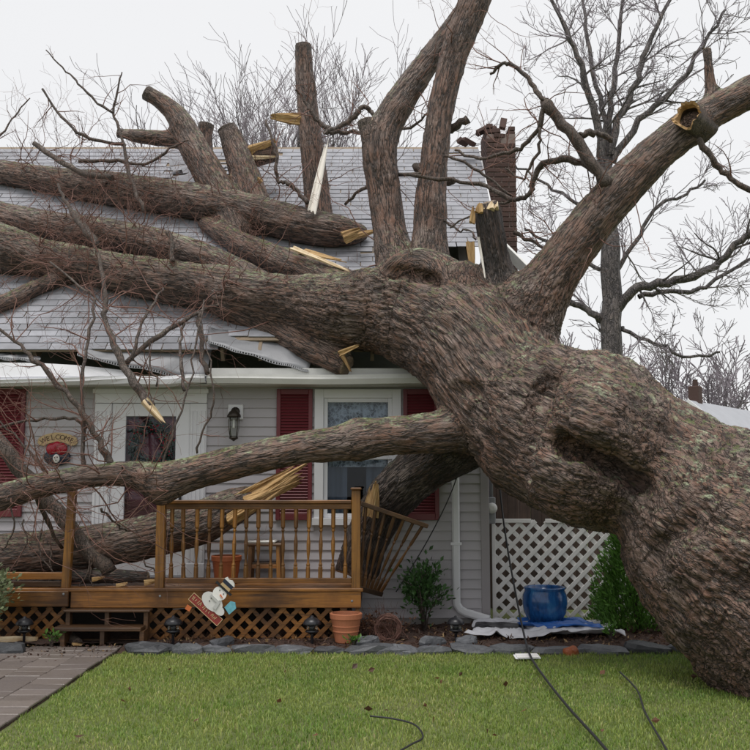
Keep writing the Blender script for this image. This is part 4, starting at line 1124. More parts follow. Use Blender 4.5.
addl('limb', [(515, 330, 9.7, 44), (545, 287, 9.58, 29), (573, 248, 9.5, 24), (605, 207, 9.45, 22.5), (645, 164, 9.4, 21), (690, 127, 9.35, 19), (720, 108, 9.3, 17), (755, 90, 9.25, 17), (830, 52, 9.15, 15)], cut1=(0, 0, 0))
addl('limb', [(432, 295, 10.1, 30), (430, 250, 10.25, 20), (430, 210, 10.33, 17), (434, 165, 10.4, 14.5), (441, 110, 10.45, 14), (452, 62, 10.5, 14.5), (463, 30, 10.5, 16), (480, -12, 10.5, 17)], cut1=(.3, -.3, 0))
addl('limb', [(402, 285, 10.4, 28), (391, 238, 10.6, 18), (384, 190, 10.7, 17), (380, 152, 10.75, 18), (386, 126, 10.8, 17), (405, 95, 10.85, 15), (425, 66, 10.9, 13), (447, 35, 10.95, 11), (464, 8, 11, 9)], cut1=(0, 0, 0))
addl('stub', [(380, 155, 10.75, 12), (371, 138, 10.72, 10), (365, 121, 10.7, 8)], cut1=(0, 0, 0))
addl('limb', [(323, 236, 12.25, 13.5), (318, 200, 12.38, 13.5), (311, 140, 12.5, 12), (306, 90, 12.6, 11), (303, 46, 12.6, 8.5)], cut1=(0, 0, 0))
addl('limb', [(240, 232, 12.3, 17), (212, 180, 12.65, 16), (193, 146, 12.85, 15), (179, 119, 12.95, 12), (163, 103, 13, 9.5), (147, 93, 13, 8)], cut1=(0, 0, 0))
addl('stub', [(190, 142, 12.9, 9), (160, 138, 13, 8.5), (137, 136, 13.0, 7.5), (119, 133, 13, 5)], cut1=(0, 0, 0))
addl('stub', [(215, 190, 13.0, 9), (206, 160, 13.3, 9), (204, 140, 13.35, 9), (206, 125, 13.35, 8)], cut1=(0, 0, 0), moss=1)
addl('stub', [(262, 225, 12.5, 17), (245, 175, 12.85, 15), (235, 147, 13, 13.5), (227, 128, 13, 10)], cut1=(0, 0, 0), moss=.6)
addl('limb', [(-80, 202, None, 14), (-20, 212, None, 15), (50, 226, None, 15.5), (120, 236, None, 16), (180, 250, None, 16.5), (235, 270, None, 14), (290, 300, 10.9, 13)], cut0=(0, 0, 0))
addl('limb', [(205, 224, None, 8), (245, 246, None, 13), (300, 268, 11.3, 15), (350, 288, 10.85, 18), (395, 305, 10.45, 24)])
addl('broken_limb', [(225, 306, None, 14), (270, 325, 10.85, 16), (312, 347, 10.55, 16), (348, 367, 10.33, 12)], cut1=(0, 0, 0))
addl('limb', [(75, 274, None, 8), (40, 286, None, 8.5), (10, 300, None, 9), (-50, 322, None, 9)])
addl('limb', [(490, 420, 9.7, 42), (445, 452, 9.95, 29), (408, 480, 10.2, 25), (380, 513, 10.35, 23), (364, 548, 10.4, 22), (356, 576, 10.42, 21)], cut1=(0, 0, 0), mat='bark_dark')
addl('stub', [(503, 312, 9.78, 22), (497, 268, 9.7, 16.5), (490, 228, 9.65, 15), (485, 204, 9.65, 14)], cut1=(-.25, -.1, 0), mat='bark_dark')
addl('stub', [(470, 315, 9.72, 26), (467, 290, 9.66, 19), (466, 276, 9.64, 16)])
addl('stub', [(702, 128, 9.32, 13), (696, 123, 9.2, 13)])
addl('stub', [(715, 106, 9.3, 9), (711, 88, 9.3, 7), (709, 70, 9.28, 6), (707, 51, 9.28, 4.5)], cut1=(0, 0, 0))
addl('collar', [(398, 268, 10.0, 13), (410, 258, 9.93, 11), (428, 258, 9.88, 11), (441, 270, 9.8, 11), (449, 288, 9.7, 13), (462, 303, 9.6, 14)])
BL = [(npx(608, 404, 8.55), .44, .2), (npx(605, 440, 8.35), .60, .09), (npx(578, 470, 8.4), .48, .1), (npx(648, 470, 8.35), .38, .15), (npx(760, 590, 7.85), .58, .12), (npx(708, 602, 7.85), .37, .10), (npx(790, 640, 7.6), .6, .25),
      (npx(553, 376, 8.85), .20, .12), (npx(520, 450, 9.15), .34, .2), (npx(405, 280, 9.95), .22, .14), (npx(445, 275, 9.85), .2, .12), (npx(372, 288, 10.15), .20, .12), (npx(470, 385, 9.5), .3, .2), (npx(163, 490, 9.3), .14, .1), (npx(560, 425, 8.7), .35, .2), (npx(590, 432, 8.12), .09, .12), (npx(565, 428, 8.2), .08, .1), (npx(360, 440, 9.3), .2, .08)]
CV = [([(556, 441), (582, 449), (610, 463), (642, 483)], .11, .0, .07), ([(572, 450), (605, 465), (634, 480)], .135, .09, .05), ([(552, 378), (538, 402), (532, 435), (527, 472)], .10, .0, .04), ([(652, 575), (660, 548), (690, 520)], .07, -.01, .06),
      ([(392, 272), (415, 275), (434, 279)], .075, .03, .04), ([(428, 277), (438, 286)], .06, .02, .04), ([(455, 388), (478, 392)], .06, .0, .06)]
build_limbs(tree, LB, NM, BL, CV, mats=MT, h=.056)

def sawn_end(L, parent, e=-1, e2=-2):
    P, Rr = L['P'], L['R']; nd = Vector(P[e]-P[e2]).normalized(); c = Vector(P[e]); r = float(Rr[e]); k = 'cut1' if e == -1 else 'cut0'
    if L[k]: nd2 = (nd+Vector(L[k])).normalized()
    else: nd2 = nd
    u = nd2.cross(Vector((.2, .9, .3))).normalized(); w = nd2.cross(u); n = 22; mb = MB(); rd = random.Random(int(c.x*97+c.z*31)); rr = [r*(1.0+rd.gauss(0, .035)) for _ in range(n)]
    ring = lambda k_, h_: [c+nd2*h_+(u*math.cos(6.2832*i/n)+w*math.sin(6.2832*i/n))*rr[i]*k_ for i in range(n)]
    v = ring(.94, -.10)+ring(1.0, -.035)+ring(.985, .012); mb.add(v, [(j*n+i, j*n+(i+1) % n, (j+1)*n+(i+1) % n, (j+1)*n+i) for j in range(2) for i in range(n)]); mb.add(ring(.985, .0115), [tuple(range(n))]); mb.obj('sawn_rim', MAT['branch'], parent)
    MB().add(ring(.93, .0125)+ring(.93, .017), [tuple(range(n, 2*n))]+[(i, (i+1) % n, n+(i+1) % n, n+i) for i in range(n)]).obj('sawn_face', MAT['wood_cut'], parent)
MAT['wood_cut'] = m_plain('weathered_cut', (.30, .22, .15), .8, .35, 14, .003)
for i_ in (4, 5, 6, 7, 8, 9, 10, 11, 20): sawn_end(LB[i_], tree)
# torn-off limb lying on the roof, and the split log on the deck
fb = thing('fallen_limb', 'long torn-off limb lying along the upper roof with an orange broken end', 'limb', (0, 0, 0), 'broken limbs')
LB2 = [limb([(366, 233, None, 7), (352, 233, None, 12.5), (335, 231, None, 17), (300, 225, None, 18.5), (260, 215, None, 19), (210, 204, None, 19), (150, 194, None, 18), (100, 187, None, 17), (50, 180, None, 14), (0, 172, None, 12.5), (-60, 163, None, 11)], cut0=(0, 0, 0), cut1=(0, 0, 0))]
build_limbs(fb, LB2, ['wood_limb'], h=.052, seed=20)
fc = thing('fallen_limb', 'thick split log lying across the deck and leaning on the house wall', 'limb', (0, 0, 0), 'broken limbs')
LB3 = [limb([(-50, 560, 10.2, 20), (30, 553, 10.2, 21), (90, 547, 10.2, 21), (150, 536, 10.22, 22), (200, 522, 10.28, 22), (235, 506, 10.36, 18), (262, 494, 10.45, 10)], cut0=(0, 0, 0))]
build_limbs(fc, LB3, ['wood_log'], h=.05, seed=40)
fd = thing('fallen_limb', 'thin dark log lying on the deck boards in front of the split log', 'limb', (0, 0, 0), 'broken limbs')
LB4 = [limb([(0, 584, 9.98, 6), (50, 579, 9.98, 7), (100, 576, 9.99, 7.5), (150, 577, 10.0, 6)], cut0=(0, 0, 0), cut1=(0, 0, 0))]
build_limbs(fd, LB4, ['wood_log'], h=.03, levels=1, seed=50, mats={0: MAT['bark_dark']})

# torn wood: bundles of long splinters
def splinters(parent, p0, p1, wid, n, mat, seed=0, thick=.02, name='torn_wood', nrm=(0, -1, .3)):
    """one slab of torn, fibrous wood with a jagged far end"""
    r = np.random.default_rng(seed+1); p0 = Vector(p0); p1 = Vector(p1); t = p1-p0; L = t.length; t.normalize(); nv = Vector(nrm); sx = t.cross(nv).normalized(); nv = sx.cross(t)
    nc = max(8, min(44, int(wid/.006))); nl = 12; q = np.linspace(0, 1, nc)
    Z = np.zeros(nc); jag = fbm(np.stack([q*5, Z+seed, Z], 1), 3, seed)*.5+r.normal(0, .07, nc); jag2 = fbm(np.stack([q*4, Z+seed+9, Z], 1), 2, seed)*.4
    a = (.06+.10*jag2)*L; b = L*np.clip(.86+.42*jag-.5*np.abs(q-.5)**2, .35, 1.08)
    f = np.linspace(0, 1, nl)[:, None]; S = a[None]+(b-a)[None]*f; prof = 1-.45*f*f
    U = (q[None]-.5)*wid*prof+0*S; G3 = np.stack([(q[None]*wid*28+0*S).ravel(), (S*2.2).ravel(), (0*S+seed).ravel()], 1)
    H = (fbm(G3, 4, seed).reshape(S.shape)*.8+.35*np.sin(q[None]*6+seed))*thick*(1-.3*f); H = H+thick*.5*(1-(2*q[None]-1)**2)
    V = []
    for lay in (0, 1):
        hh = H if lay == 0 else -thick*.55*(1-.85*f**3)+0*H
        V.append(np.array(p0)[None]+S.ravel()[:, None]*np.array(t)+U.ravel()[:, None]*np.array(sx)+hh.ravel()[:, None]*np.array(nv))
    m = nl*nc; V = np.concatenate(V); I = np.arange(m).reshape(nl, nc); fs = [np.stack([I[:-1, :-1], I[:-1, 1:], I[1:, 1:], I[1:, :-1]], -1).reshape(-1, 4)]
    fs.append(fs[0][:, ::-1]+m)
    for e in (I[0, ::-1], I[-1], I[::-1, -1][::-1][::-1], I[:, 0]): fs.append(np.stack([e[:-1], e[:-1]+m, e[1:]+m, e[1:]], -1))
    me = np_mesh(name, V, np.concatenate(fs), MAT[mat], False); attr(me, 'grain', np.tile(np.stack([U.ravel(), S.ravel()*.06, 0*U.ravel()+seed*.37], 1), (2, 1)), 'FLOAT_VECTOR')
    return link(name, me, parent)
splinters(fc, PX(218, 520, 10.14), PX(318, 458, 10.5), .27, 11, 'wood_torn', 3, .07, nrm=(0, -1, .1))
splinters(fc, PX(240, 505, 10.18), PX(308, 478, 10.5), .14, 6, 'wood_torn', 5, .06, nrm=(0, -1, .1))
splinters(fb, PX(342, 238, 11.72), PX(362, 230, 11.75), .17, 6, 'wood_torn', 6, .05)
splinters(fb, PX(352, 236, 11.85), PX(378, 230, 11.9), .10, 6, 'wood_torn', 16, .04)
splinters(tree, PX(288, 246, 11.15), PX(356, 274, 10.72), .06, 3, 'wood_pale', 7, .03, nrm=(0, -.6, .8))
splinters(tree, PX(300, 250, 11.25), PX(345, 262, 10.95), .14, 5, 'wood_torn', 8, .02, nrm=(0, -.6, .8))
splinters(tree, PX(370, 520, 10.1), PX(375, 478, 10.02), .17, 6, 'wood_torn', 10, .04, nrm=(0, -1, .1))
splinters(tree, PX(340, 350, 10.25), PX(352, 374, 10.18), .05, 4, 'wood_torn', 12, .03)
splinters(tree, PX(338, 354, 10.12), PX(362, 344, 10.05), .06, 4, 'wood_torn', 13, .03)
for i, (a, b, w_) in enumerate((((472, 224), (474, 205), .06), ((479, 213), (480, 202), .08), ((489, 210), (491, 202), .11), ((496, 209), (497, 203), .06))): splinters(tree, PX(*a, 9.50), PX(*b, 9.53), w_, 4, 'wood_pale' if i > 1 else 'wood_torn', 20+i, .045)
splinters(tree, PX(478, 235, 9.62), PX(487, 290, 9.55), .025, 2, 'wood_white', 33, .02)
splinters(tree, PX(470, 240, 9.9), PX(473, 272, 9.85), .09, 5, 'wood_torn', 34, .02)
# hollow broken limb stub: a bark shell with a torn rim and a core coloured dark
hc0, hc1 = PX(697, 124, 9.25), PX(687, 115, 9.06); hd = (hc1-hc0).normalized(); hu = hd.cross(Vector((0, 0, 1))).normalized(); hw = hd.cross(hu); hn = 36; hr = random.Random(8)
def hring(rad, base, jag=None): return [base+(hu*math.cos(6.2832*i/hn)+hw*math.sin(6.2832*i/hn))*rad*(1+.05*math.sin(5*6.2832*i/hn))+(hd*jag[i] if jag else Vector()) for i in range(hn)]
jg = [.03*math.sin(3*6.2832*i/hn)+hr.gauss(0, .018) for i in range(hn)]
hv = hring(.165, hc0-hd*.12)+hring(.14, hc0+hd*.06)+hring(.132, hc1, jg)
hq = lambda j: [(j*hn+i, j*hn+(i+1) % hn, (j+1)*hn+(i+1) % hn, (j+1)*hn+i) for i in range(hn)]
MB().add(hv, hq(0)+hq(1)).obj('hollow_stub', MAT['branch'], tree, True)
MB().add(hring(.131, hc1, jg)+hring(.108, hc1-hd*.012, [q*.7+hr.gauss(0, .008) for q in jg])+hring(.098, hc1-hd*.07), hq(0)+hq(1)).obj('torn_rim', m_plain('torn_rim_wood', (.30, .19, .09), .8, 1.3, 22, .006), tree)
MB().add(hring(.099, hc1-hd*.065)+hring(.085, hc0-hd*.05)+[hc0-hd*.06], hq(0)+[(hn+i, hn+(i+1) % hn, 2*hn) for i in range(hn)]).obj('dark_core', m_plain('dark_core_wood', (.05, .03, .02), .9, .5, 30, .01), tree)
splinters(tree, PX(304, 119, 12.48), PX(268, 116, 12.4), .17, 6, 'wood_torn', 41, .06)
ft = thing('broken_log', 'short log with a bright orange split face by the ridge of the roof', 'log', (0, 0, 0), 'broken limbs')
LB5 = [limb([(244, 160, 13.15, 9), (260, 155, 13.1, 11), (278, 152, 13.1, 9)], cut0=(0, 0, 0), cut1=(0, 0, 0))]
build_limbs(ft, LB5, ['wood_log'], h=.04, levels=1, seed=70)
splinters(ft, PX(243, 152, 12.97), PX(278, 140, 12.95), .16, 6, 'wood_torn', 43, .05); splinters(ft, PX(246, 158, 12.93), PX(280, 157, 12.93), .06, 3, 'wood_pale', 44, .03)
splinters(tree, PX(262, 182, 12.55), PX(257, 177, 12.5), .08, 4, 'wood_torn', 45, .03)

# branches drawn from the photograph, then finer twigs sprouting from them
TW = MB()
def sprout(p, d, L, r, lev, mb, rnd, up=.15, seg=None):
    seg = seg or max(3, int(L/.10)); pts = [Vector(p)]; rad = [r]; d = Vector(d).normalized()
    for i in range(seg):
        d = (d+Vector((rnd.gauss(0, .26), rnd.gauss(0, .16), rnd.gauss(0, .26)+up*.12))).normalized()
        pts.append(pts[-1]+d*(L/seg)); rad.append(max(r*(1-.75*(i+1)/seg), .0012))
    mb.tube(pts, rad, 4 if r > .004 else 3, False)
    if lev > 0:
        for k in range(rnd.randint(2, 4)):
            i = rnd.randint(1, seg-1); t = (pts[i+1]-pts[i]).normalized(); q = (t+Vector((rnd.gauss(0, .8), rnd.gauss(0, .5), rnd.gauss(0, .8)))).normalized()
            sprout(pts[i], q, L*rnd.uniform(.3, .6), rad[i]*.62, lev-1, mb, rnd, up)
def branch(pts, r0, r1, twigs=6, mat='branch', lev=1, tl=.5, tip=False, seed=None, name='branch', parent=None):
    """pts: (px, py, depth or None)"""
    P = [PX(x, y, d if d else rest(x, y, 3)-.02) for x, y, d in pts]; Q = []; n = len(P); rnd = random.Random(seed if seed is not None else int(pts[0][0]*31+pts[0][1]))
    for i in range(n-1):
        p0, p1, p2, p3 = P[max(i-1, 0)], P[i], P[i+1], P[min(i+2, n-1)]
        for k in range(4):
            t = k/4; Q.append(.5*((2*p1)+(p2-p0)*t+(2*p0-5*p1+4*p2-p3)*t*t+(-p0+3*p1-3*p2+p3)*t**3)+Vector((rnd.gauss(0, .010), rnd.gauss(0, .01), rnd.gauss(0, .010))))
    Q.append(P[-1]); m = len(Q); R = []
    for i in range(m): dd = Q[i].y; R.append((r0+(r1-r0)*i/(m-1))*.85*dd/F*rnd.uniform(.85, 1.15))
    MB().tube(Q, R, 9 if r0 > 3 else 6).obj(name, MAT[mat], parent or tree, True)
    for k in range(twigs):
        i = rnd.randint(1, m-2); t = (Q[i+1]-Q[i]).normalized(); s = Vector((rnd.gauss(0, 1), rnd.gauss(0, .45), rnd.gauss(.2, 1))).normalized()
        sprout(Q[i], t*.6+s, tl*rnd.uniform(.6, 1.7), min(R[i]*.5, .008), lev, TW, rnd)
    return Q
B = branch
B([(151, 407, 9.5), (141, 392, 9.5), (126, 370, 9.55), (115, 345, 9.7), (106, 320, 9.9), (106, 300, 10.05), (101, 270, 10.3), (95, 240, 10.6)], 6, 1.6, 12, lev=2, tl=.7)
splinters(tree, PX(143, 399, 9.45), PX(168, 427, 9.45), .085, 4, 'wood_pale', 72, .05)
B([(112, 466, 9.3), (98, 440, 9.3), (82, 412, 9.3), (60, 385, 9.35), (35, 360, 9.4), (15, 342, 9.45), (-8, 322, 9.5)], 4.6, 1.6, 14, lev=2)
B([(84, 470, 9.32), (83, 430, 9.35), (82, 380, 9.45), (88, 340, 9.6), (95, 300, 9.8), (80, 286, 10), (50, 262, 10.3)], 2.6, 1.2, 14, lev=2, tl=.7)
B([(-10, 428, 9.5), (20, 422, 9.5), (50, 418, 9.45), (75, 420, 9.4), (86, 428, 9.35)], 1.6, 2.0, 3)
B([(125, 362, 9.9), (160, 335, 10.2), (200, 312, 10.5), (222, 304, 10.7), (240, 299, 10.8)], 3.2, 1.4, 10, tl=.6)
B([(132, 360, 9.75), (140, 330, 9.9), (155, 300, 10.2), (163, 288, 10.5)], 2, 1.2, 4)
B([(145, 212, 12.0), (130, 175, 12.2), (121, 135, 12.35), (113, 112, 12.4), (118, 88, 12.4), (122, 72, 12.4)], 2.6, .8, 6, tl=.4)
B([(114, 114, 12.4), (92, 97, 12.4), (76, 80, 12.4), (62, 68, 12.4), (46, 50, 12.4)], 1.7, .7, 4, tl=.3)
B([(34, 144, 12.7), (60, 161, 12.6), (80, 172, 12.5), (112, 178, 12.35)], 3.2, 4, 4)
B([(78, 162, 12.5), (110, 160, 12.5), (145, 164, 12.4), (170, 150, 12.4), (188, 140, 12.4)], 2.4, 1.3, 7, tl=.35)
B([(42, 88, 12.7), (58, 112, 12.7), (78, 132, 12.6), (102, 142, 12.6), (126, 146, 12.6)], 1.4, 2.2, 9, tl=.4, lev=2)
B([(96, 246, 10.9), (84, 228, 11), (74, 214, 11.2)], 5.5, 4.5, 2); B([(74, 214, 11.2), (64, 200, 11.4), (58, 184, 11.5)], 3, 1.5, 3)
B([(172, 262, 10.85), (172, 245, 10.9), (168, 232, 10.95)], 3.5, 3, 0)
B([(-10, 150, 12.3), (5, 130, 12.4), (18, 112, 12.5), (30, 98, 12.5)], 1.4, .7, 5, tl=.3)
B([(150, 498, 9.3), (172, 440, 9.4), (188, 385, 9.5), (196, 340, 9.6), (204, 300, 9.9)], 1.6, 1, 4, tl=.3)
B([(196, 454, 9.3), (206, 425, 9.3), (214, 395, 9.3), (207, 350, 9.5), (200, 318, 9.8)], 1.3, .9, 4, tl=.25)
B([(158, 385, 9.8), (152, 370, 9.95), (150, 352, 10.05), (150, 341, 10.12)], 1.4, 1.1, 1, tl=.2)
B([(184, 390, 9.95), (180, 360, 10.1), (181, 338, 10.25), (184, 321, 10.38)], 2.2, 1.5, 1, tl=.3); B([(206, 372, 10.2), (202, 345, 10.35), (199, 325, 10.45), (200, 312, 10.5)], 3.2, 2.0, 1, tl=.3)
B([(60, 490, 9.3), (40, 465, 9.35), (20, 440, 9.4), (-5, 420, 9.45)], 2, 1, 8, tl=.35, lev=2)
B([(-20, 420, 9.85), (0, 445, 9.87), (40, 492, 9.92), (75, 532, 9.97), (108, 573, 10.0)], 8.5, 9.5, 3, tl=.4)
B([(35, 490, 9.4), (48, 520, 9.6), (62, 548, 9.85)], 3.5, 2, 4, tl=.3)
B([(102, 508, 9.6), (112, 520, 9.7), (122, 528, 9.8), (130, 530, 9.9)], 1.4, 1, 1, tl=.2)
for i, (x, y) in enumerate(((10, 505), (22, 520), (40, 530), (85, 548), (50, 545), (145, 560), (95, 555))): B([(x, y, 9.95), (x+random.uniform(-14, 14), y+22, 9.9), (x+random.uniform(-18, 18), y+45, 9.88)], 1.2, .8, 2, tl=.25, seed=i)
# white peeled strip and the twisted grey branch around it
splinters(tree, PX(310.5, 218, 11.8), PX(330, 127, 11.95), .11, 8, 'wood_white', 90, .035, name='peeled_wood', nrm=(0, -1, .1))
B([(330, 130, 11.98), (318, 122, 11.98), (309, 108, 11.98), (302, 96, 12), (296, 90, 12)], 3.2, 1.6, 5, tl=.35)
B([(325, 132, 11.95), (340, 127, 11.95), (354, 117, 11.95), (362, 106, 11.95), (370, 110, 11.95), (377, 118, 11.95)], 3.8, 2.2, 6, tl=.4)
B([(330, 133, 11.95), (348, 131, 11.9), (380, 134, 11.6), (410, 127, 11.4), (430, 112, 11.3)], 2.8, 1.4, 6, tl=.4)
B([(308, 203, 11.95), (298, 192, 11.98), (288, 183, 12), (279, 181, 12), (276, 170, 12), (277, 155, 12.05), (272, 140, 12.1), (266, 120, 12.2)], 3, 1.5, 5, tl=.35)
B([(318, 120, 11.98), (312, 105, 12), (316, 90, 12), (310, 70, 12.05)], 2, 1, 3, tl=.3)
B([(345, 205, 11.9), (362, 190, 11.6), (385, 176, 11.2), (420, 174, 10.2)], 2, 2.6, 5, tl=.4)
# branches in front of the chimney
B([(408, 175, 10.1), (440, 180, 10.05), (480, 184, 10.0), (508, 198, 9.9), (525, 198, 9.8), (533, 186, 9.75), (538, 170, 9.7), (552, 161, 9.6), (575, 159, 9.5), (596, 172, 9.4)], 2, 4.5, 10, tl=.4, lev=2)
B([(607, 185, 9.3), (590, 160, 9.3), (573, 137, 9.32), (553, 112, 9.35), (545, 102, 9.36)], 8.5, 6.5, 2)
B([(548, 104, 9.36), (540, 95, 9.4), (528, 78, 9.5), (513, 66, 9.55), (502, 64, 9.6), (490, 74, 9.7)], 3.5, 1.8, 7, tl=.45, lev=2)
B([(577, 137, 9.33), (590, 133, 9.33), (602, 136, 9.33), (613, 140, 9.33)], 4.5, 3.4, 0)
B([(544, 104, 9.36), (540, 125, 9.4), (528, 142, 9.5), (510, 152, 9.6), (480, 158, 9.75), (455, 150, 9.9)], 3.5, 1.6, 9, tl=.45, lev=2)
B([(538, 128, 9.4), (540, 145, 9.4), (530, 168, 9.5), (520, 178, 9.55), (505, 168, 9.6)], 2, 1.2, 5, tl=.35)
B([(514, 200, 9.9), (490, 205, 9.95), (470, 215, 10.0), (450, 228, 10.05)], 1.8, 1, 4, tl=.35)
B([(446, 155, 10.1), (470, 165, 10), (490, 178, 10), (512, 196, 9.95)], 1.8, 1.6, 5, tl=.4)
B([(443, 220, 10.2), (458, 230, 10.1), (470, 232, 10), (476, 240, 9.9)], 1.5, 1, 3, tl=.25)
B([(516, 232, 9.7), (530, 240, 9.65), (545, 250, 9.6)], 2.6, 1.6, 3, tl=.3)
B([(698, 138, 9.15), (710, 156, 9.15), (724, 172, 9.15), (740, 184, 9.1), (775, 205, 9.1)], 4.2, 3.2, 2, tl=.4)
B([(446, 130, 10.6), (455, 127, 10.55), (468, 119, 10.5)], 5, 5, 0, name='stub', mat='bark' if False else 'branch')
B([(455, 180, 10.7), (440, 183, 10.75), (425, 178, 10.8), (415, 165, 10.9)], 4, 4.5, 2, tl=.3)
# procedural twigs sprouting from the limbs on the left
rn = random.Random(99)
for L, lo_, hi_, n_ in ((LB[1], -4.1, -1.0, 95), (LB2[0], -5.3, -1.2, 80), (LB[2], -3.9, -2.0, 50), (LB[12], -5, -2.4, 50), (LB[8], -3, -1.4, 8), (LB[5], -1, 2, 8), (LB[4], -1, 2, 7), (LB[3], .5, 4, 14), (LB[7], -2, 0, 8)):
    c = 0
    while c < n_:
        i = rn.randrange(len(L['P'])-1); p = Vector(L['P'][i]); r = L['R'][i]
        if not lo_ < p.x < hi_: 
            if rn.random() < .02: c += 1
            continue
        a = rn.uniform(0, 6.28); tv = Vector(L['P'][i+1]-L['P'][i]).normalized(); u = tv.cross(Vector((0, 1, .2))).normalized(); w = tv.cross(u); d = u*math.cos(a)+w*math.sin(a)
        if d.y > .3: d.y = -d.y
        sprout(p+d*r*.85, d+tv*rn.gauss(0, .6), rn.choice((.35, .6, .9, 1.3))*rn.uniform(.8, 1.2), rn.uniform(.004, .0085), 2, TW, rn, .3); c += 1
o = TW.obj('twigs', MAT['twig'], tree, True); o['kind'] = 'stuff'

# ================================================================== YARD
# edging stones
edge = thing('stone_edging', 'row of dark slate stones edging the flower bed along the lawn', 'edging', (0, 9.3, 0))
r6 = random.Random(5); x = PX(128, 645, 9.3).x
def stone_mesh(w, d, h, rnd):
    n = 11; v = []; fs = []
    ph = rnd.uniform(0, 6)
    for lv, (k, z) in enumerate(((1.0, -.03), (1.04, h*.45), (.93, h*.85), (.5, h*1.0))):
        for i in range(n):
            a = 6.2832*i/n; q = max(abs(math.cos(a)), abs(math.sin(a)))**-.55; j = 1+.13*math.sin(3*a+ph)+rnd.gauss(0, .05)
            v.append((w/2*math.cos(a)*q*k*j, d/2*math.sin(a)*q*k*j, z+rnd.gauss(0, h*.09)+h*.18*math.sin(a*1+ph)*(lv > 1)))
    for l in range(3):
        for i in range(n): a = l*n+i; b = l*n+(i+1) % n; fs.append((a, b, b+n, a+n))
    fs.append(tuple(3*n+i for i in range(n))); return MB().add(v, fs)
while x < 3.9:
    w = r6.uniform(.26, .52); m = stone_mesh(w, r6.uniform(.18, .28), r6.uniform(.045, .085), r6)
    yb = 9.28+r6.gauss(0, .02)+(.0 if x < 1.6 else (x-1.6)*.03)
    o = link('stone', m.mesh('stone', MAT['slate']), edge, (x+w/2, yb-9.3, .0), (r6.gauss(0, .05), r6.gauss(0, .05), r6.gauss(0, .12))); x += w*r6.uniform(.93, 1.02)
    if r6.random() < .35:
        w2 = r6.uniform(.15, .3); link('stone', stone_mesh(w2, .14, .07, r6).mesh('stone', MAT['slate']), edge, (x-w*.5, yb-9.3+.2, .04), (0, 0, r6.uniform(0, 3)))
for px, py in ((5, 636), (-15, 640)):
    p = PX(px, py, 9.0); link('stone', stone_mesh(.35, .25, .11, r6).mesh('stone', MAT['slate']), edge, (GP(px, 655).x, GP(px, 655).y-9.3, 0))
# mulch chips
rg = np.random.default_rng(8); n = 5200; X = rg.uniform(-2.3, 4.1, n); Y = rg.uniform(9.36, 10.7, n); Pm = np.stack([X, Y, 0*X], 1); Pm[:, 2] = bed_h(Pm)+.004
Nm = np.stack([rg.normal(0, 1, n), rg.normal(0, 1, n), rg.normal(.1, .15, n)], 1)
o = link('mulch', leaf_mesh('mulch', Pm, Nm, .05, MAT['chip'], 2, 0, .35)); meta(o, 'loose brown bark mulch strewn over the flower bed', 'mulch', kind='stuff')
n = 700; X = rg.uniform(-3.5, -2.42, n); Y = rg.uniform(8.6, 9.5, n); Pm = np.stack([X, Y, .036+0*X], 1); Pm = Pm[rg.random(n) < ((Pm[:, 1]-8.5)/1.0)**2]
o = link('leaf_litter', leaf_mesh('leaf_litter', Pm, np.stack([rg.normal(0, 1, len(Pm)), rg.normal(0, 1, len(Pm)), 0*Pm[:, 0]+.02], 1), .03, MAT['chip'], 12, 0, .5)); meta(o, 'bits of leaf and bark scattered over the paved path', 'leaf litter', kind='stuff')

# grass blades
def grass(n, x0, x1, y0, y1, hmin, hmax, seed):
    r = np.random.default_rng(seed); X = r.uniform(x0, x1, n); Y = y0+(y1-y0)*r.random(n)
    jit = .05*np.sin(Y*9)+r.normal(0, .02, n)
    ok = ~((X > PATH_X0-.02+jit*.3) & (X < PATH_X1+.02+jit*.5) & (Y < PATH_Y1)) & ~((X < PATH_X0+.1) & (Y > 8.95))
    X, Y = X[ok], Y[ok]; n = len(X); P = np.stack([X, Y, 0*X], 1)
    dens = fbm(P*1.7, 3, 77)
    H = (hmin+(hmax-hmin)*r.random(n)**1.4)*(1+.45*dens); az = r.uniform(0, 6.283, n); ln = r.uniform(.15, .95, n); D = np.stack([np.cos(az), np.sin(az), 0*az], 1); S = np.stack([-np.sin(az+r.normal(0, .6, n)), np.cos(az), 0*az], 1)
    w = r.uniform(.0016, .0034, n)[:, None]; up = np.array([0, 0, 1.])
    m1 = P+(D*ln[:, None]*.35+up)*H[:, None]*.55; tp = P+D*(ln*H*.9)[:, None]+up*(H*(1-.25*ln))[:, None]
    v = np.stack([P-S*w, P+S*w, m1+S*w*.8, m1-S*w*.8, tp], 1).reshape(-1, 3); i = np.arange(n)[:, None]*5
    tri = np.concatenate([i+[[0, 1, 2]], i+[[0, 2, 3]], i+[[3, 2, 4]]]); me = np_mesh('grass', v, tri, MAT['grass'], True, 3)
    a = np.clip(r.beta(2, 2.6, n)+.34*fbm(P*1.9, 4, 5), 0, 1); attr(me, 'rnd', np.repeat(a, 5)); return me
o = link('grass', grass(190000, -4.6, 4.6, 4.9, 9.30, .016, .042, 1)); meta(o, 'short green and straw coloured lawn grass', 'grass', kind='stuff')

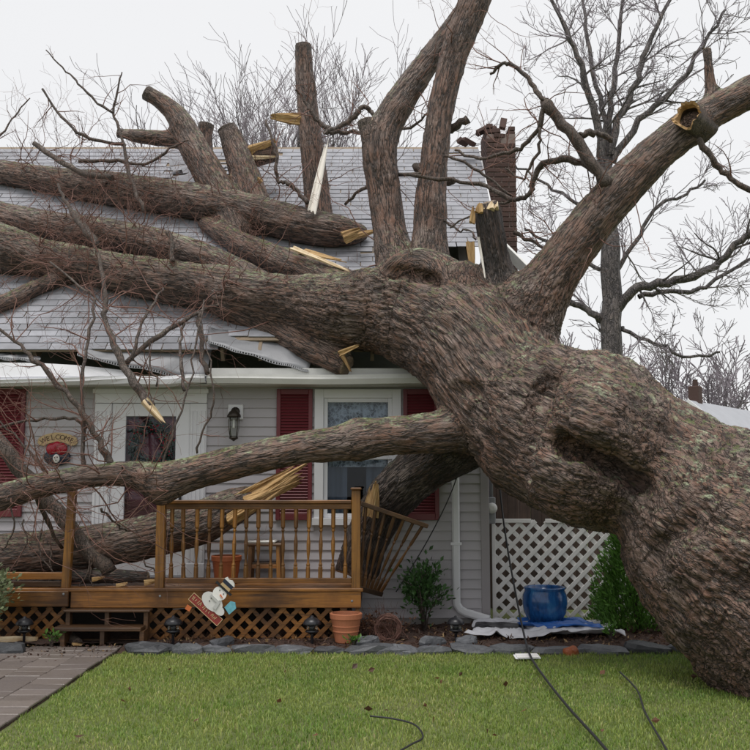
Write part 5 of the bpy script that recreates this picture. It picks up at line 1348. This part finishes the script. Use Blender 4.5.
# pavement of debris: things one can pick out
def chunk(name, label, px, py, w, d, h, mat, rz=0, z=0.0, cat='debris', seed=1):
    p = GP(px, py, z); r = random.Random(seed); m = stone_mesh(w, d, h, r); o = link(name, m.mesh(name, MAT[mat]), None, (p.x, p.y, z), (0, 0, rz)); meta(o, label, cat); return o
chunk('bark_chunk', 'dark bark chunk lying on the grass in front of the stones below the sign', 237, 652, .27, .12, .05, 'branch', -.3, .01, 'bark')
chunk('brick_fragment', 'reddish brown broken brick on the grass near the blue pot', 571, 654, .14, .08, .06, 'terradark', .3, .01, 'brick')
chunk('flat_stone', 'flat brown slab leaning behind the edging stones beside the sign', 280, 636, .24, .08, .13, 'mulch', .0, .04, 'stone')
p = GP(20, 638, .05); ws_ = thing('wood_shard', 'long pale split wood shard by the left end of the path', 'wood shard', (0, 0, 0)); splinters(ws_, GP(-12, 640, .07), GP(42, 640, .06), .12, 5, 'wood_pale', 81, .04, nrm=(0, -.3, 1), name='shard')
ws_ = thing('wood_shard', 'small yellow wood chip lying left of the steps', 'wood shard', (0, 0, 0)); splinters(ws_, GP(44, 632, .06), GP(53, 632, .06), .05, 2, 'wood_torn', 82, .02, nrm=(0, -.2, 1), name='shard')
sl = thing('bark_log', 'short mossy broken branch lying on the path in front of the steps', 'log', (0, 0, 0)); 
a, b_ = GP(56, 630, .07), GP(78, 643, .05); MB().tube([a, a.lerp(b_, .5)+Vector((0, 0, .01)), b_], [.055, .06, .045], 12).obj('log', MAT['branch'], sl, True); splinters(sl, GP(72, 644, .05), GP(86, 644, .035), .06, 3, 'wood_torn', 83, .02, nrm=(0, -.2, 1), name='torn_end')
for (x_, y_, l_, k) in ((98, 579, 'yellow wood chip on the deck boards above the steps', 1), (122, 585, 'flat yellow wood splinter at the edge of the deck', 2), (150, 583, 'orange wood chunk on the deck beside the railing post', 3)):
    w_ = thing('wood_shard', l_, 'wood shard', (0, 0, 0)); P0 = PX(x_-7, y_, 9.85); P1 = PX(x_+8, y_-2, 9.88); P0.z = max(P0.z, DT+.02); P1.z = max(P1.z, DT+.03); splinters(w_, P0, P1, .06, 3, 'wood_torn', 90+k, .03, nrm=(0, -.5, 1), name='shard')
lv = thing('vent_louvre', 'white plastic louvre piece lying on the grass below the blue pot', 'vent', GP(527, 657, .03), None, (math.radians(12), 0, .12))
link('frame', MB().cbox((-.115, -.05, 0), (.115, .05, .006), .002).mesh('frame', MAT['white']), lv)
sm_ = MB().cbox((-.10, -.004, 0), (.10, .004, .012), .002).mesh('slat', MAT['lattice'])
for k in range(7): link('slat', sm_, lv, (0, -.042+k*.014, .007), (.5, 0, 0))
rl_ = np.random.default_rng(6); LV = [GP(x, y, .05) for x, y in ((284, 672), (352, 669), (437, 677), (459, 676), (281, 698), (368, 671), (170, 668), (373, 709), (387, 709), (427, 704), (433, 716), (487, 733), (440, 680), (506, 687), (605, 670), (690, 676), (128, 688), (120, 700), (200, 718), (492, 735), (520, 712), (600, 730), (660, 720), (85, 735), (318, 735))]
o = link('dead_leaves', leaf_mesh('dead_leaves', [tuple(p) for p in LV], rl_.normal(0, 1, (len(LV), 3))*[1, 1, .15], .052, MAT['leaf_brown'], 4, 0, .7)); meta(o, 'brown dead leaves scattered on the lawn', 'leaves', kind='stuff')

# cables
def cable(label, pts, r, cat='cable'):
    P = [Vector(p) for p in pts]; Q = []; n = len(P)
    for i in range(n-1):
        p0, p1, p2, p3 = P[max(i-1, 0)], P[i], P[i+1], P[min(i+2, n-1)]
        for k in range(8): t = k/8; Q.append(.5*((2*p1)+(p2-p0)*t+(2*p0-5*p1+4*p2-p3)*t*t+(-p0+3*p1-3*p2+p3)*t**3))
    Q.append(P[-1]); o = link('cable', MB().tube(Q, r, 7).mesh('cable', MAT['cable'], True)); meta(o, label, cat, 'downed cables'); return o
gz = .06
cable('thick black service cable running from the house corner across the lawn', [PX(499, 470, 10.6), PX(501, 500, 10.55), PX(507, 545, 10.3), PX(515, 590, 10.0), PX(523, 630, 9.5), GP(530, 655, gz), GP(545, 678, gz), GP(568, 707, gz), GP(598, 740, gz), GP(640, 790, gz), GP(700, 850, gz)], .010)
cable('thin black cable lying on the grass near the trunk base', [GP(620, 672, gz), GP(637, 690, gz), GP(645, 712, gz), GP(662, 742, gz), GP(690, 790, gz)], .007)
cable('short curved black cable on the lawn in the foreground', [GP(370, 716, gz), GP(395, 719, gz), GP(415, 725, gz), GP(423, 737, gz), GP(412, 744, gz), GP(398, 752, gz)], .006)
cable('thin black wire strung slantwise in front of the siding by the downspout', [PX(396, 592, 10.3), PX(425, 545, 10.3), PX(448, 500, 10.2), PX(462, 462, 10.1), PX(468, 440, 9.9)], .006)

# white lattice panel at the house corner
LY = 11.0; lx0, lx1 = PX(492, 560, LY).x, PX(601, 560, LY).x; lz0, lz1 = .09, PX(545, 521, LY).z
lp_ = thing('lattice_panel', 'white diamond lattice panel between the house corner and the trunk', 'lattice', (0, LY, 0))
lattice(lp_, lx0+.02, lx1+.5, lz0, lz1, LY, .158, .047, .008, MAT['lattice'])
MB().cbox((lx0, LY-.018, .0), (lx0+.04, LY-.006, lz1+.02), .003).obj('frame', MAT['lattice'], lp_)
for a, b_ in ((lx0+.041, PX(531, 521, LY).x), (PX(545, 521, LY).x, lx1+.5)): MB().cbox((a, LY-.02, lz1-.02), (b_, LY-.006, lz1+.025), .003).obj('frame', MAT['lattice'], lp_)
MB().cbox((lx1+.5, LY-.02, .0), (lx1+.54, LY+.02, lz1+.03), .003).obj('post', MAT['lattice'], lp_)
# brown board fence in the back yard, seen through the lattice
fz = thing('board_fence', 'weathered brown board fence behind the white lattice', 'fence', (0, 12.3, 0))
fbm_ = MB().cbox((-.0705, -.01, 0), (.0705, .01, 1.72), .004).mesh('board', m_wood('fence_board', (.06, .036, .026), (.02, .013, .01), .8, 2, .35))
for k in range(36): link('board', fbm_, fz, (1.45+k*.142, random.gauss(0, .004), random.uniform(-.02, .02)), (0, random.gauss(0, .006), 0))
for zz in (.3, 1.4): link('rail', MB().cbox((1.38, .012, zz), (6.6, .05, zz+.08), .004).mesh('rail', MAT['deckdark']), fz)

# blue pot on tarpaulins
p = PX(545, 612, 10.25); bp = thing('glazed_pot', 'large blue glazed pot standing on the tarpaulins before the lattice', 'pot', (p.x, 10.25, .14))
link('body', MB().lathe((0, 0, 0), [(.13, 0), (.17, .02), (.215, .1), (.232, .2), (.226, .28), (.205, .325), (.21, .34), (.218, .352), (.205, .362), (.185, .355), (.18, .3)], 36).mesh('body', MAT['glaze'], True), bp)
link('soil', MB().lathe((0, 0, 0), [(.19, .29), (.185, .30), (.02, .305)], 20).mesh('soil', MAT['mulch']), bp)
def tarp(label, poly, zb, mat, seed, amp=.03):
    xs = [p[0] for p in poly]; ys = [p[1] for p in poly]; nx, ny = 90, 46; r = random.Random(seed)
    X, Y = np.meshgrid(np.linspace(0, 1, nx), np.linspace(0, 1, ny)); A, B_, C_, D_ = [np.array([q[0], q[1]]) for q in poly]
    Pq = (A[None]*(1-X.ravel()[:, None])+B_[None]*X.ravel()[:, None])*(1-Y.ravel()[:, None])+(D_[None]*(1-X.ravel()[:, None])+C_[None]*X.ravel()[:, None])*Y.ravel()[:, None]
    P3 = np.concatenate([Pq, 0*Pq[:, :1]], 1); wob = np.stack([fbm(P3*3+seed, 3, seed), fbm(P3*3+9, 3, seed+4)], 1)*.09; P3[:, :2] += wob
    ri = 1-np.abs(fbm(P3*[2.2, 7, 1]+seed, 3, seed+1)); P3[:, 2] = zb+amp*(ri**3)*1.6+amp*.5*fbm(P3*6, 2, seed+2)
    i = np.arange(nx*ny).reshape(ny, nx); me = np_mesh('tarpaulin', P3, np.stack([i[:-1, :-1], i[:-1, 1:], i[1:, 1:], i[1:, :-1]], -1).reshape(-1, 4), MAT[mat])
    o = link('tarpaulin', me); md = o.modifiers.new('s', 'SOLIDIFY'); md.thickness = .004; meta(o, label, 'tarpaulin', 'tarpaulins')
tarp('crumpled pale grey tarpaulin spread under the blue pot', [(.88, 9.72), (2.42, 9.62), (2.38, 10.5), (1.15, 10.65)], .075, 'tarp_white', 3, .045)
tarp('crumpled bright blue tarpaulin bunched at the foot of the blue pot', [(1.42, 9.95), (2.3, 9.88), (2.25, 10.3), (1.5, 10.42)], .125, 'tarp_blue', 6, .035)
tarp('dark folded sheet edge between the downspout outlet and the pot', [(1.0, 9.88), (1.55, 9.92), (1.5, 10.2), (1.1, 10.25)], .125, 'black', 9, .02)

# shrubs
def shrub(name, label, base, h, rx, ry, n, size, mat, seed, nst=7, cat='shrub', shape='round', group=None, aspect=.5, stem='branch'):
    r = np.random.default_rng(seed); rp = random.Random(seed); t = thing(name, label, cat, base, group); sm = MB(); tips = []
    for k in range(nst):
        a = rp.uniform(0, 6.28); q = rp.uniform(.2, 1); e = Vector((math.cos(a)*rx*q, math.sin(a)*ry*q, h*rp.uniform(.6, 1))); mid = Vector((e.x*.35, e.y*.35, e.z*.5)); sm.tube([(0, 0, -.03), mid, e], [.012, .008, .003], 5); tips += [mid.lerp(e, f) for f in (0, .3, .6, 1)]
        for _ in range(3):
            f = rp.uniform(.2, .9); s0 = mid.lerp(e, f); e2 = s0+Vector((rp.gauss(0, rx*.4), rp.gauss(0, ry*.4), rp.uniform(.02, h*.25))); sm.tube([s0, e2], [.005, .002], 3); tips += [s0.lerp(e2, .5), e2]
    link('stem', sm.mesh('stem', MAT[stem], True), t)
    if shape == 'cone':
        z = h*(1-r.random(n)**.6*.98); rad = (1-(z/h)**1.6)*1.0+.06; a = r.uniform(0, 6.283, n); q = np.sqrt(r.uniform(.25, 1, n))*(1+.18*np.sin(a*5+z*9)); P = np.stack([rx*rad*q*np.cos(a), ry*rad*q*np.sin(a), z], 1); N = np.stack([np.cos(a), np.sin(a), .8+0*a], 1)
    else:
        T = np.array([tuple(q) for q in tips]); i = r.integers(0, len(T), n); P = T[i]+r.normal(0, 1, (n, 3))*[rx*.2, ry*.2, h*.085]; P[:, 2] = np.maximum(P[:, 2], .02); N = P/[rx, ry, h]*[1, 1, .6]
    link('foliage', leaf_mesh('foliage', P, N, size, MAT[mat], seed, .35, aspect), t); return t
p = PX(424, 628, 10.3); shrub('evergreen_shrub', 'sparse dark green upright shrub against the siding right of the deck', (p.x, 10.3, .04), .64, .26, .18, 900, .06, 'leaf_shrub', 3, 9)
p = PX(-6, 630, 9.35); shrub('variegated_bush', 'pale green variegated bush at the left edge beside the path', (p.x-.12, 9.3, .03), .68, .21, .2, 3000, .05, 'leaf_pale', 5, 14)
p = PX(640, 625, 10.4); shrub('arborvitae', 'bright green conical evergreen between the lattice and the trunk base', (p.x, 10.45, .03), 1.45, .46, .38, 11000, .06, 'leaf_arb', 7, 10, shape='cone', aspect=.32)
shrub('ground_plant', 'small green sprout in front of the tarpaulins', (GP(600, 640).x, 9.55, .05), .16, .06, .05, 70, .05, 'leaf_arb', 9, 4, 'plant')
shrub('ground_plant', 'small green sprout beside the banded terracotta pot', (GP(355, 641).x, 9.42, .05), .07, .08, .04, 40, .05, 'leaf_arb', 10, 4, 'plant')
shrub('ground_plant', 'small green sprig growing by the foot of the steps', (GP(76, 637).x, 9.42, .03), .12, .06, .05, 50, .045, 'leaf_arb', 12, 4, 'plant')
# dried vine ring and dead stems beside the terracotta pot
p = PX(388, 620, 9.7); vr = thing('vine_ring', 'upright round ring of dried brown vine beside the terracotta pot', 'wreath', (p.x, 9.7, .16)); vm_ = MB(); rv = random.Random(2)
for k in range(26):
    ph = rv.uniform(0, 6.28); rr_ = .115+rv.gauss(0, .012); pts = [(rr_*math.cos(ph+t*.55)*(1+rv.gauss(0, .03)), rv.gauss(0, .016), rr_*1.05*math.sin(ph+t*.55)) for t in range(9)]; vm_.tube(pts, .004, 4, False)
for k in range(30):
    a = rv.uniform(0, 6.28); b_ = rv.uniform(0, 6.28); vm_.tube([(.11*math.cos(a), 0, .11*math.sin(a)), (rv.gauss(0, .04), rv.gauss(.02, .03), rv.gauss(0, .04)), (.11*math.cos(b_), 0, .11*math.sin(b_))], .0025, 3, False)
link('vines', vm_.mesh('vines', MAT['leaf_brown' if False else 'twig'], True), vr)
p = PX(375, 632, 9.85); ds = thing('dead_shrub', 'tangle of dry reddish stems behind the vine ring and the pot', 'shrub', (p.x, 9.85, .04)); dm = MB()
for k in range(46): sprout((rv.gauss(0, .13), rv.gauss(0, .06), 0), (rv.gauss(0, .5), rv.gauss(0, .3), 1), rv.uniform(.18, .42), .004, 1, dm, rv, .1)
link('stems', dm.mesh('stems', MAT['twig'], True), ds)
Pd = rg.normal(0, 1, (420, 3))*[.14, .07, .05]+[0, 0, .14]; link('dry_leaves', leaf_mesh('dry_leaves', np.maximum(Pd, [-9, -9, .01]), rg.normal(0, 1, (420, 3)), .04, MAT['leaf_brown'], 19), ds)

# ================================================================== BACKGROUND
def grow(mb, tw, p, d, L, r, lev, rnd, up=.25, rmin=.006, spread=.6):
    seg = max(5, int(L/.2)); pts = [Vector(p)]; rad = [r]; d = Vector(d).normalized()
    for i in range(seg):
        d = (d+Vector((rnd.gauss(0, .16), rnd.gauss(0, .16), rnd.gauss(0, .15)+up*.09))).normalized(); pts.append(pts[-1]+d*(L/seg)); rad.append(max(r*(1-.68*(i+1)/seg), rmin))
    (mb if r > .03 else tw).tube(pts, rad, 7 if r > .08 else (5 if r > .03 else 3), False)
    if lev <= 0: return
    for k in range(rnd.randint(4, 6) if lev > 1 else rnd.randint(4, 7)):
        i = rnd.randint(max(1, seg//4), seg); q = (pts[min(i, seg)]-pts[i-1]).normalized(); s = Vector((rnd.gauss(0, 1), rnd.gauss(0, 1), rnd.gauss(.1, .7))).normalized()
        grow(mb, tw, pts[min(i, seg)], q+s*spread, L*rnd.uniform(.38, .66), max(rad[min(i, seg)]*rnd.uniform(.5, .75), rmin), lev-1, rnd, up, rmin, spread)
def bare_tree(label, px, Y, height, r, seed, fork=.3, nmain=7, lev=3, up=.35, rmin=.007, spread=.55, group='bare trees behind the house', side=.6):
    x = (px-375)/F*Y; t = thing('bare_tree', label, 'tree', (x, Y, 0), group); rnd = random.Random(seed); a, b_ = MB(), MB(); fz_ = height*fork
    a.tube([(0, 0, -.1), (rnd.gauss(0, .05), 0, fz_*.5), (rnd.gauss(0, .1), 0, fz_), (0, 0, fz_+height*.12)], [r*1.2, r, r*.85, r*.5], 10)
    for k in range(nmain):
        an = 6.283*k/nmain+rnd.gauss(0, .3); grow(a, b_, (0, 0, fz_*rnd.uniform(.85, 1.15)), (math.cos(an)*side, math.sin(an)*side, 1.), height*(1-fork)*rnd.uniform(.55, .8), r*rnd.uniform(.3, .5), lev, rnd, up, rmin, spread)
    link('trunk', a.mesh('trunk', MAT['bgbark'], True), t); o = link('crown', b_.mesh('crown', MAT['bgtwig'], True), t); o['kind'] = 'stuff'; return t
bare_tree('bare tree crown showing above the roof left of the tall vertical spar', 268, 27, 14.0, .26, 3, .45, 9, 3, .5, spread=.45, side=.32)
bare_tree('bare tree crown showing above the roof between the two leftmost cut stubs', 222, 29, 13.9, .22, 8, .45, 7, 3, .5, spread=.42, side=.28)
bare_tree('bare tree crown showing above the roof right of the tall vertical spar', 345, 28, 13.6, .24, 14, .45, 8, 3, .5, spread=.45, side=.3)
bare_tree('far bare tree rising behind the white-trimmed neighbour roof', 706, 48, 7.8, .22, 21, .3, 7, 3, .3, .02)
bare_tree('far pale bare tree seen just right of the big background trunk', 650, 52, 8.4, .22, 25, .25, 8, 3, .3, .022)
bare_tree('far bare tree at the right edge beyond the neighbour roof', 760, 55, 9.5, .22, 29, .25, 8, 3, .3, .022)
bare_tree('far bare tree seen left of the big background trunk', 570, 50, 8.2, .2, 33, .3, 8, 3, .3, .02)

# the big bare tree behind the house, main limbs after the photograph
BD = 24.0; bt = thing('bare_tree', 'large dark bare tree with a thick straight trunk behind the right end of the house', 'tree', (PX(611, 480, BD).x, BD, 0), 'bare trees behind the house')
ba, bb = MB(), MB(); off = -Vector((PX(611, 480, BD).x, BD, 0)); rb = random.Random(17)
def bl_(pts, r0, r1, n=9, L=1.6, lev=2, dd=0.):
    P = [PX(x, y, BD+dd*i/max(1, len(pts)-1))+off for i, (x, y) in enumerate(pts)]; Q = []; m = len(P)
    for i in range(m-1):
        p0, p1, p2, p3 = P[max(i-1, 0)], P[i], P[i+1], P[min(i+2, m-1)]
        for k in range(4): t = k/4; Q.append(.5*((2*p1)+(p2-p0)*t+(2*p0-5*p1+4*p2-p3)*t*t+(-p0+3*p1-3*p2+p3)*t**3)+Vector((rb.gauss(0, .03), rb.gauss(0, .03), rb.gauss(0, .03))))
    Q.append(P[-1]); R = [(r0+(r1-r0)*i/(len(Q)-1))*(.78 if r0 < 10 else .88)*BD/F for i in range(len(Q))]; ba.tube(Q, R, 9, False)
    for k in range(int(n*1.05)):
        i = rb.randint(len(Q)//5, len(Q)-2); t = (Q[i+1]-Q[i]).normalized(); s = Vector((rb.gauss(0, 1), rb.gauss(0, .6), rb.gauss(.25, .9))).normalized(); grow(ba, bb, Q[i], t*.7+s*.8, L*rb.uniform(.5, 1.2), min(R[i]*.42, .032), lev, rb, .15, .007, .7)
bl_([(612, 560), (611, 480), (611, 350), (609, 250), (607, 195), (604, 160)], 14.5, 9, 5, 1.2)
bl_([(606, 185), (600, 140), (592, 105), (580, 65), (565, 30), (548, -10)], 6.5, 2, 12, 1.6, dd=-.5)
bl_([(607, 170), (609, 130), (613, 90), (618, 45), (624, -10)], 5.5, 2, 11, 1.5, dd=.8)
bl_([(606, 165), (603, 110), (590, 60), (585, 20), (583, -10)], 4, 1.8, 8, 1.4, dd=1.2)
bl_([(611, 155), (618, 120), (638, 80), (645, 50), (660, 20), (675, -10)], 5.5, 2, 12, 1.5, dd=.2)
bl_([(612, 160), (640, 120), (668, 95), (690, 70), (705, 40), (725, 10)], 5, 1.6, 12, 1.4, dd=-.6)
bl_([(616, 312), (628, 296), (650, 284), (685, 279), (715, 265), (735, 245), (755, 228)], 7, 3.5, 13, 1.5, dd=-1)
bl_([(640, 296), (665, 292), (700, 290), (730, 270), (760, 255)], 3.5, 2, 8, 1.3, dd=.5)
bl_([(604, 322), (590, 312), (570, 302), (552, 296), (535, 290)], 5, 2.5, 7, 1.1)
bl_([(602, 270), (585, 262), (565, 252), (540, 238), (525, 228)], 3, 1.6, 6, 1.1, dd=.4)
bl_([(620, 330), (640, 337), (660, 345), (690, 358), (720, 352)], 2.8, 1.5, 7, 1., dd=-.5)
bl_([(611, 285), (622, 262), (640, 235), (660, 205), (685, 195), (705, 180)], 3.5, 1.6, 9, 1.3, dd=.5)
bl_([(600, 215), (570, 200), (540, 178), (515, 165)], 2.6, 1.3, 7, 1.1, dd=.6)
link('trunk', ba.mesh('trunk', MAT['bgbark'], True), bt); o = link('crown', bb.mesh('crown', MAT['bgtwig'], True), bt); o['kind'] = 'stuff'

# neighbour's house in the distance
NY = 38.0; pa = PX(689, 400, NY); nh = thing('neighbour_house', 'distant house with a white gable trim and brick chimney at the right', 'house', (pa.x, NY, 0))
zr = pa.z; w_ = 3.6; ez = zr-w_*.85
def nobj(m, n, mat): return link(n, m.mesh(n, MAT[mat]), nh)
gv = [(-w_, 0, 0), (w_, 0, 0), (w_, 0, ez), (0, 0, zr-.05), (-w_, 0, ez)]; gv = [(a*.9, b_, c) for a, b_, c in gv]; RT = Matrix.Rotation(math.radians(-38), 4, 'Z')
back = [(a, 9, c) for a, b_, c in gv]; body = MB().add([RT@Vector(q) for q in gv+back], [(0,1,2,3,4), (9,8,7,6,5), (0,5,6,1), (1,6,7,2), (0,4,9,5)]); nobj(body, 'wall', 'brick')
for s in (-1, 1):
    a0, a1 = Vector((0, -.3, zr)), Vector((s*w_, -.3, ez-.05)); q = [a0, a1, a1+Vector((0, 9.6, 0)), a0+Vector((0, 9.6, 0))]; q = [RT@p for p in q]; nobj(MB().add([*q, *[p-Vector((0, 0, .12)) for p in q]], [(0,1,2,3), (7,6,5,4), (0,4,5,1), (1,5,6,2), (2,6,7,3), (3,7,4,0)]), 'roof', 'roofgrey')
    m_ = MB().bar(RT@(a0+Vector((0, -.03, -.09))), RT@(a1+Vector((0, -.03, -.09))), .06, .28, (0, 0, 1)); nobj(m_, 'rake_trim', 'white')
for wx in (-1.2, 1.2): m_ = MB().cbox((wx-.5, -.06, 1.0), (wx+.5, -.01, 2.3), .01); m_.v = [tuple(RT@Vector(q)) for q in m_.v]; f_ = nobj(m_, 'window', 'white'); m_ = MB().box((wx-.4, -.075, 1.1), (wx+.4, -.065, 2.2)); m_.v = [tuple(RT@Vector(q)) for q in m_.v]; link('pane', m_.mesh('pane', MAT['glass']), f_)
ck = MB().cbox((-.32, .8, zr-1.2), (.10, 1.25, zr+.62), .02); ck.v = [tuple(RT@Vector(q)) for q in ck.v]; ck_ = nobj(ck, 'chimney', 'brick'); m_ = MB().lathe(RT@Vector((-.1, 1.03, zr+.62)), [(.12, 0), (.10, .25), (.11, .27)], 10); link('chimney_pot', m_.mesh('chimney_pot', MAT['brick']), ck_)

# root plate just outside the frame so the trunk has an end
rp_ = MB(); rk = random.Random(3); C0 = PX(930, 620, 7.72)
for k in range(22):
    a = rk.uniform(0, 6.28); d = Vector((.55, math.cos(a), math.sin(a))); pts = [C0+d*.9*f+Vector((0, 0, 0)) for f in (.5, 1.2)]; e = pts[-1]+Vector((.3, math.cos(a)*.8, math.sin(a)*.6-.3)); rp_.tube([pts[0], pts[1], e], [.28, .16, .05], 8)
rp_.obj('roots', MAT['branch'], tree, True)
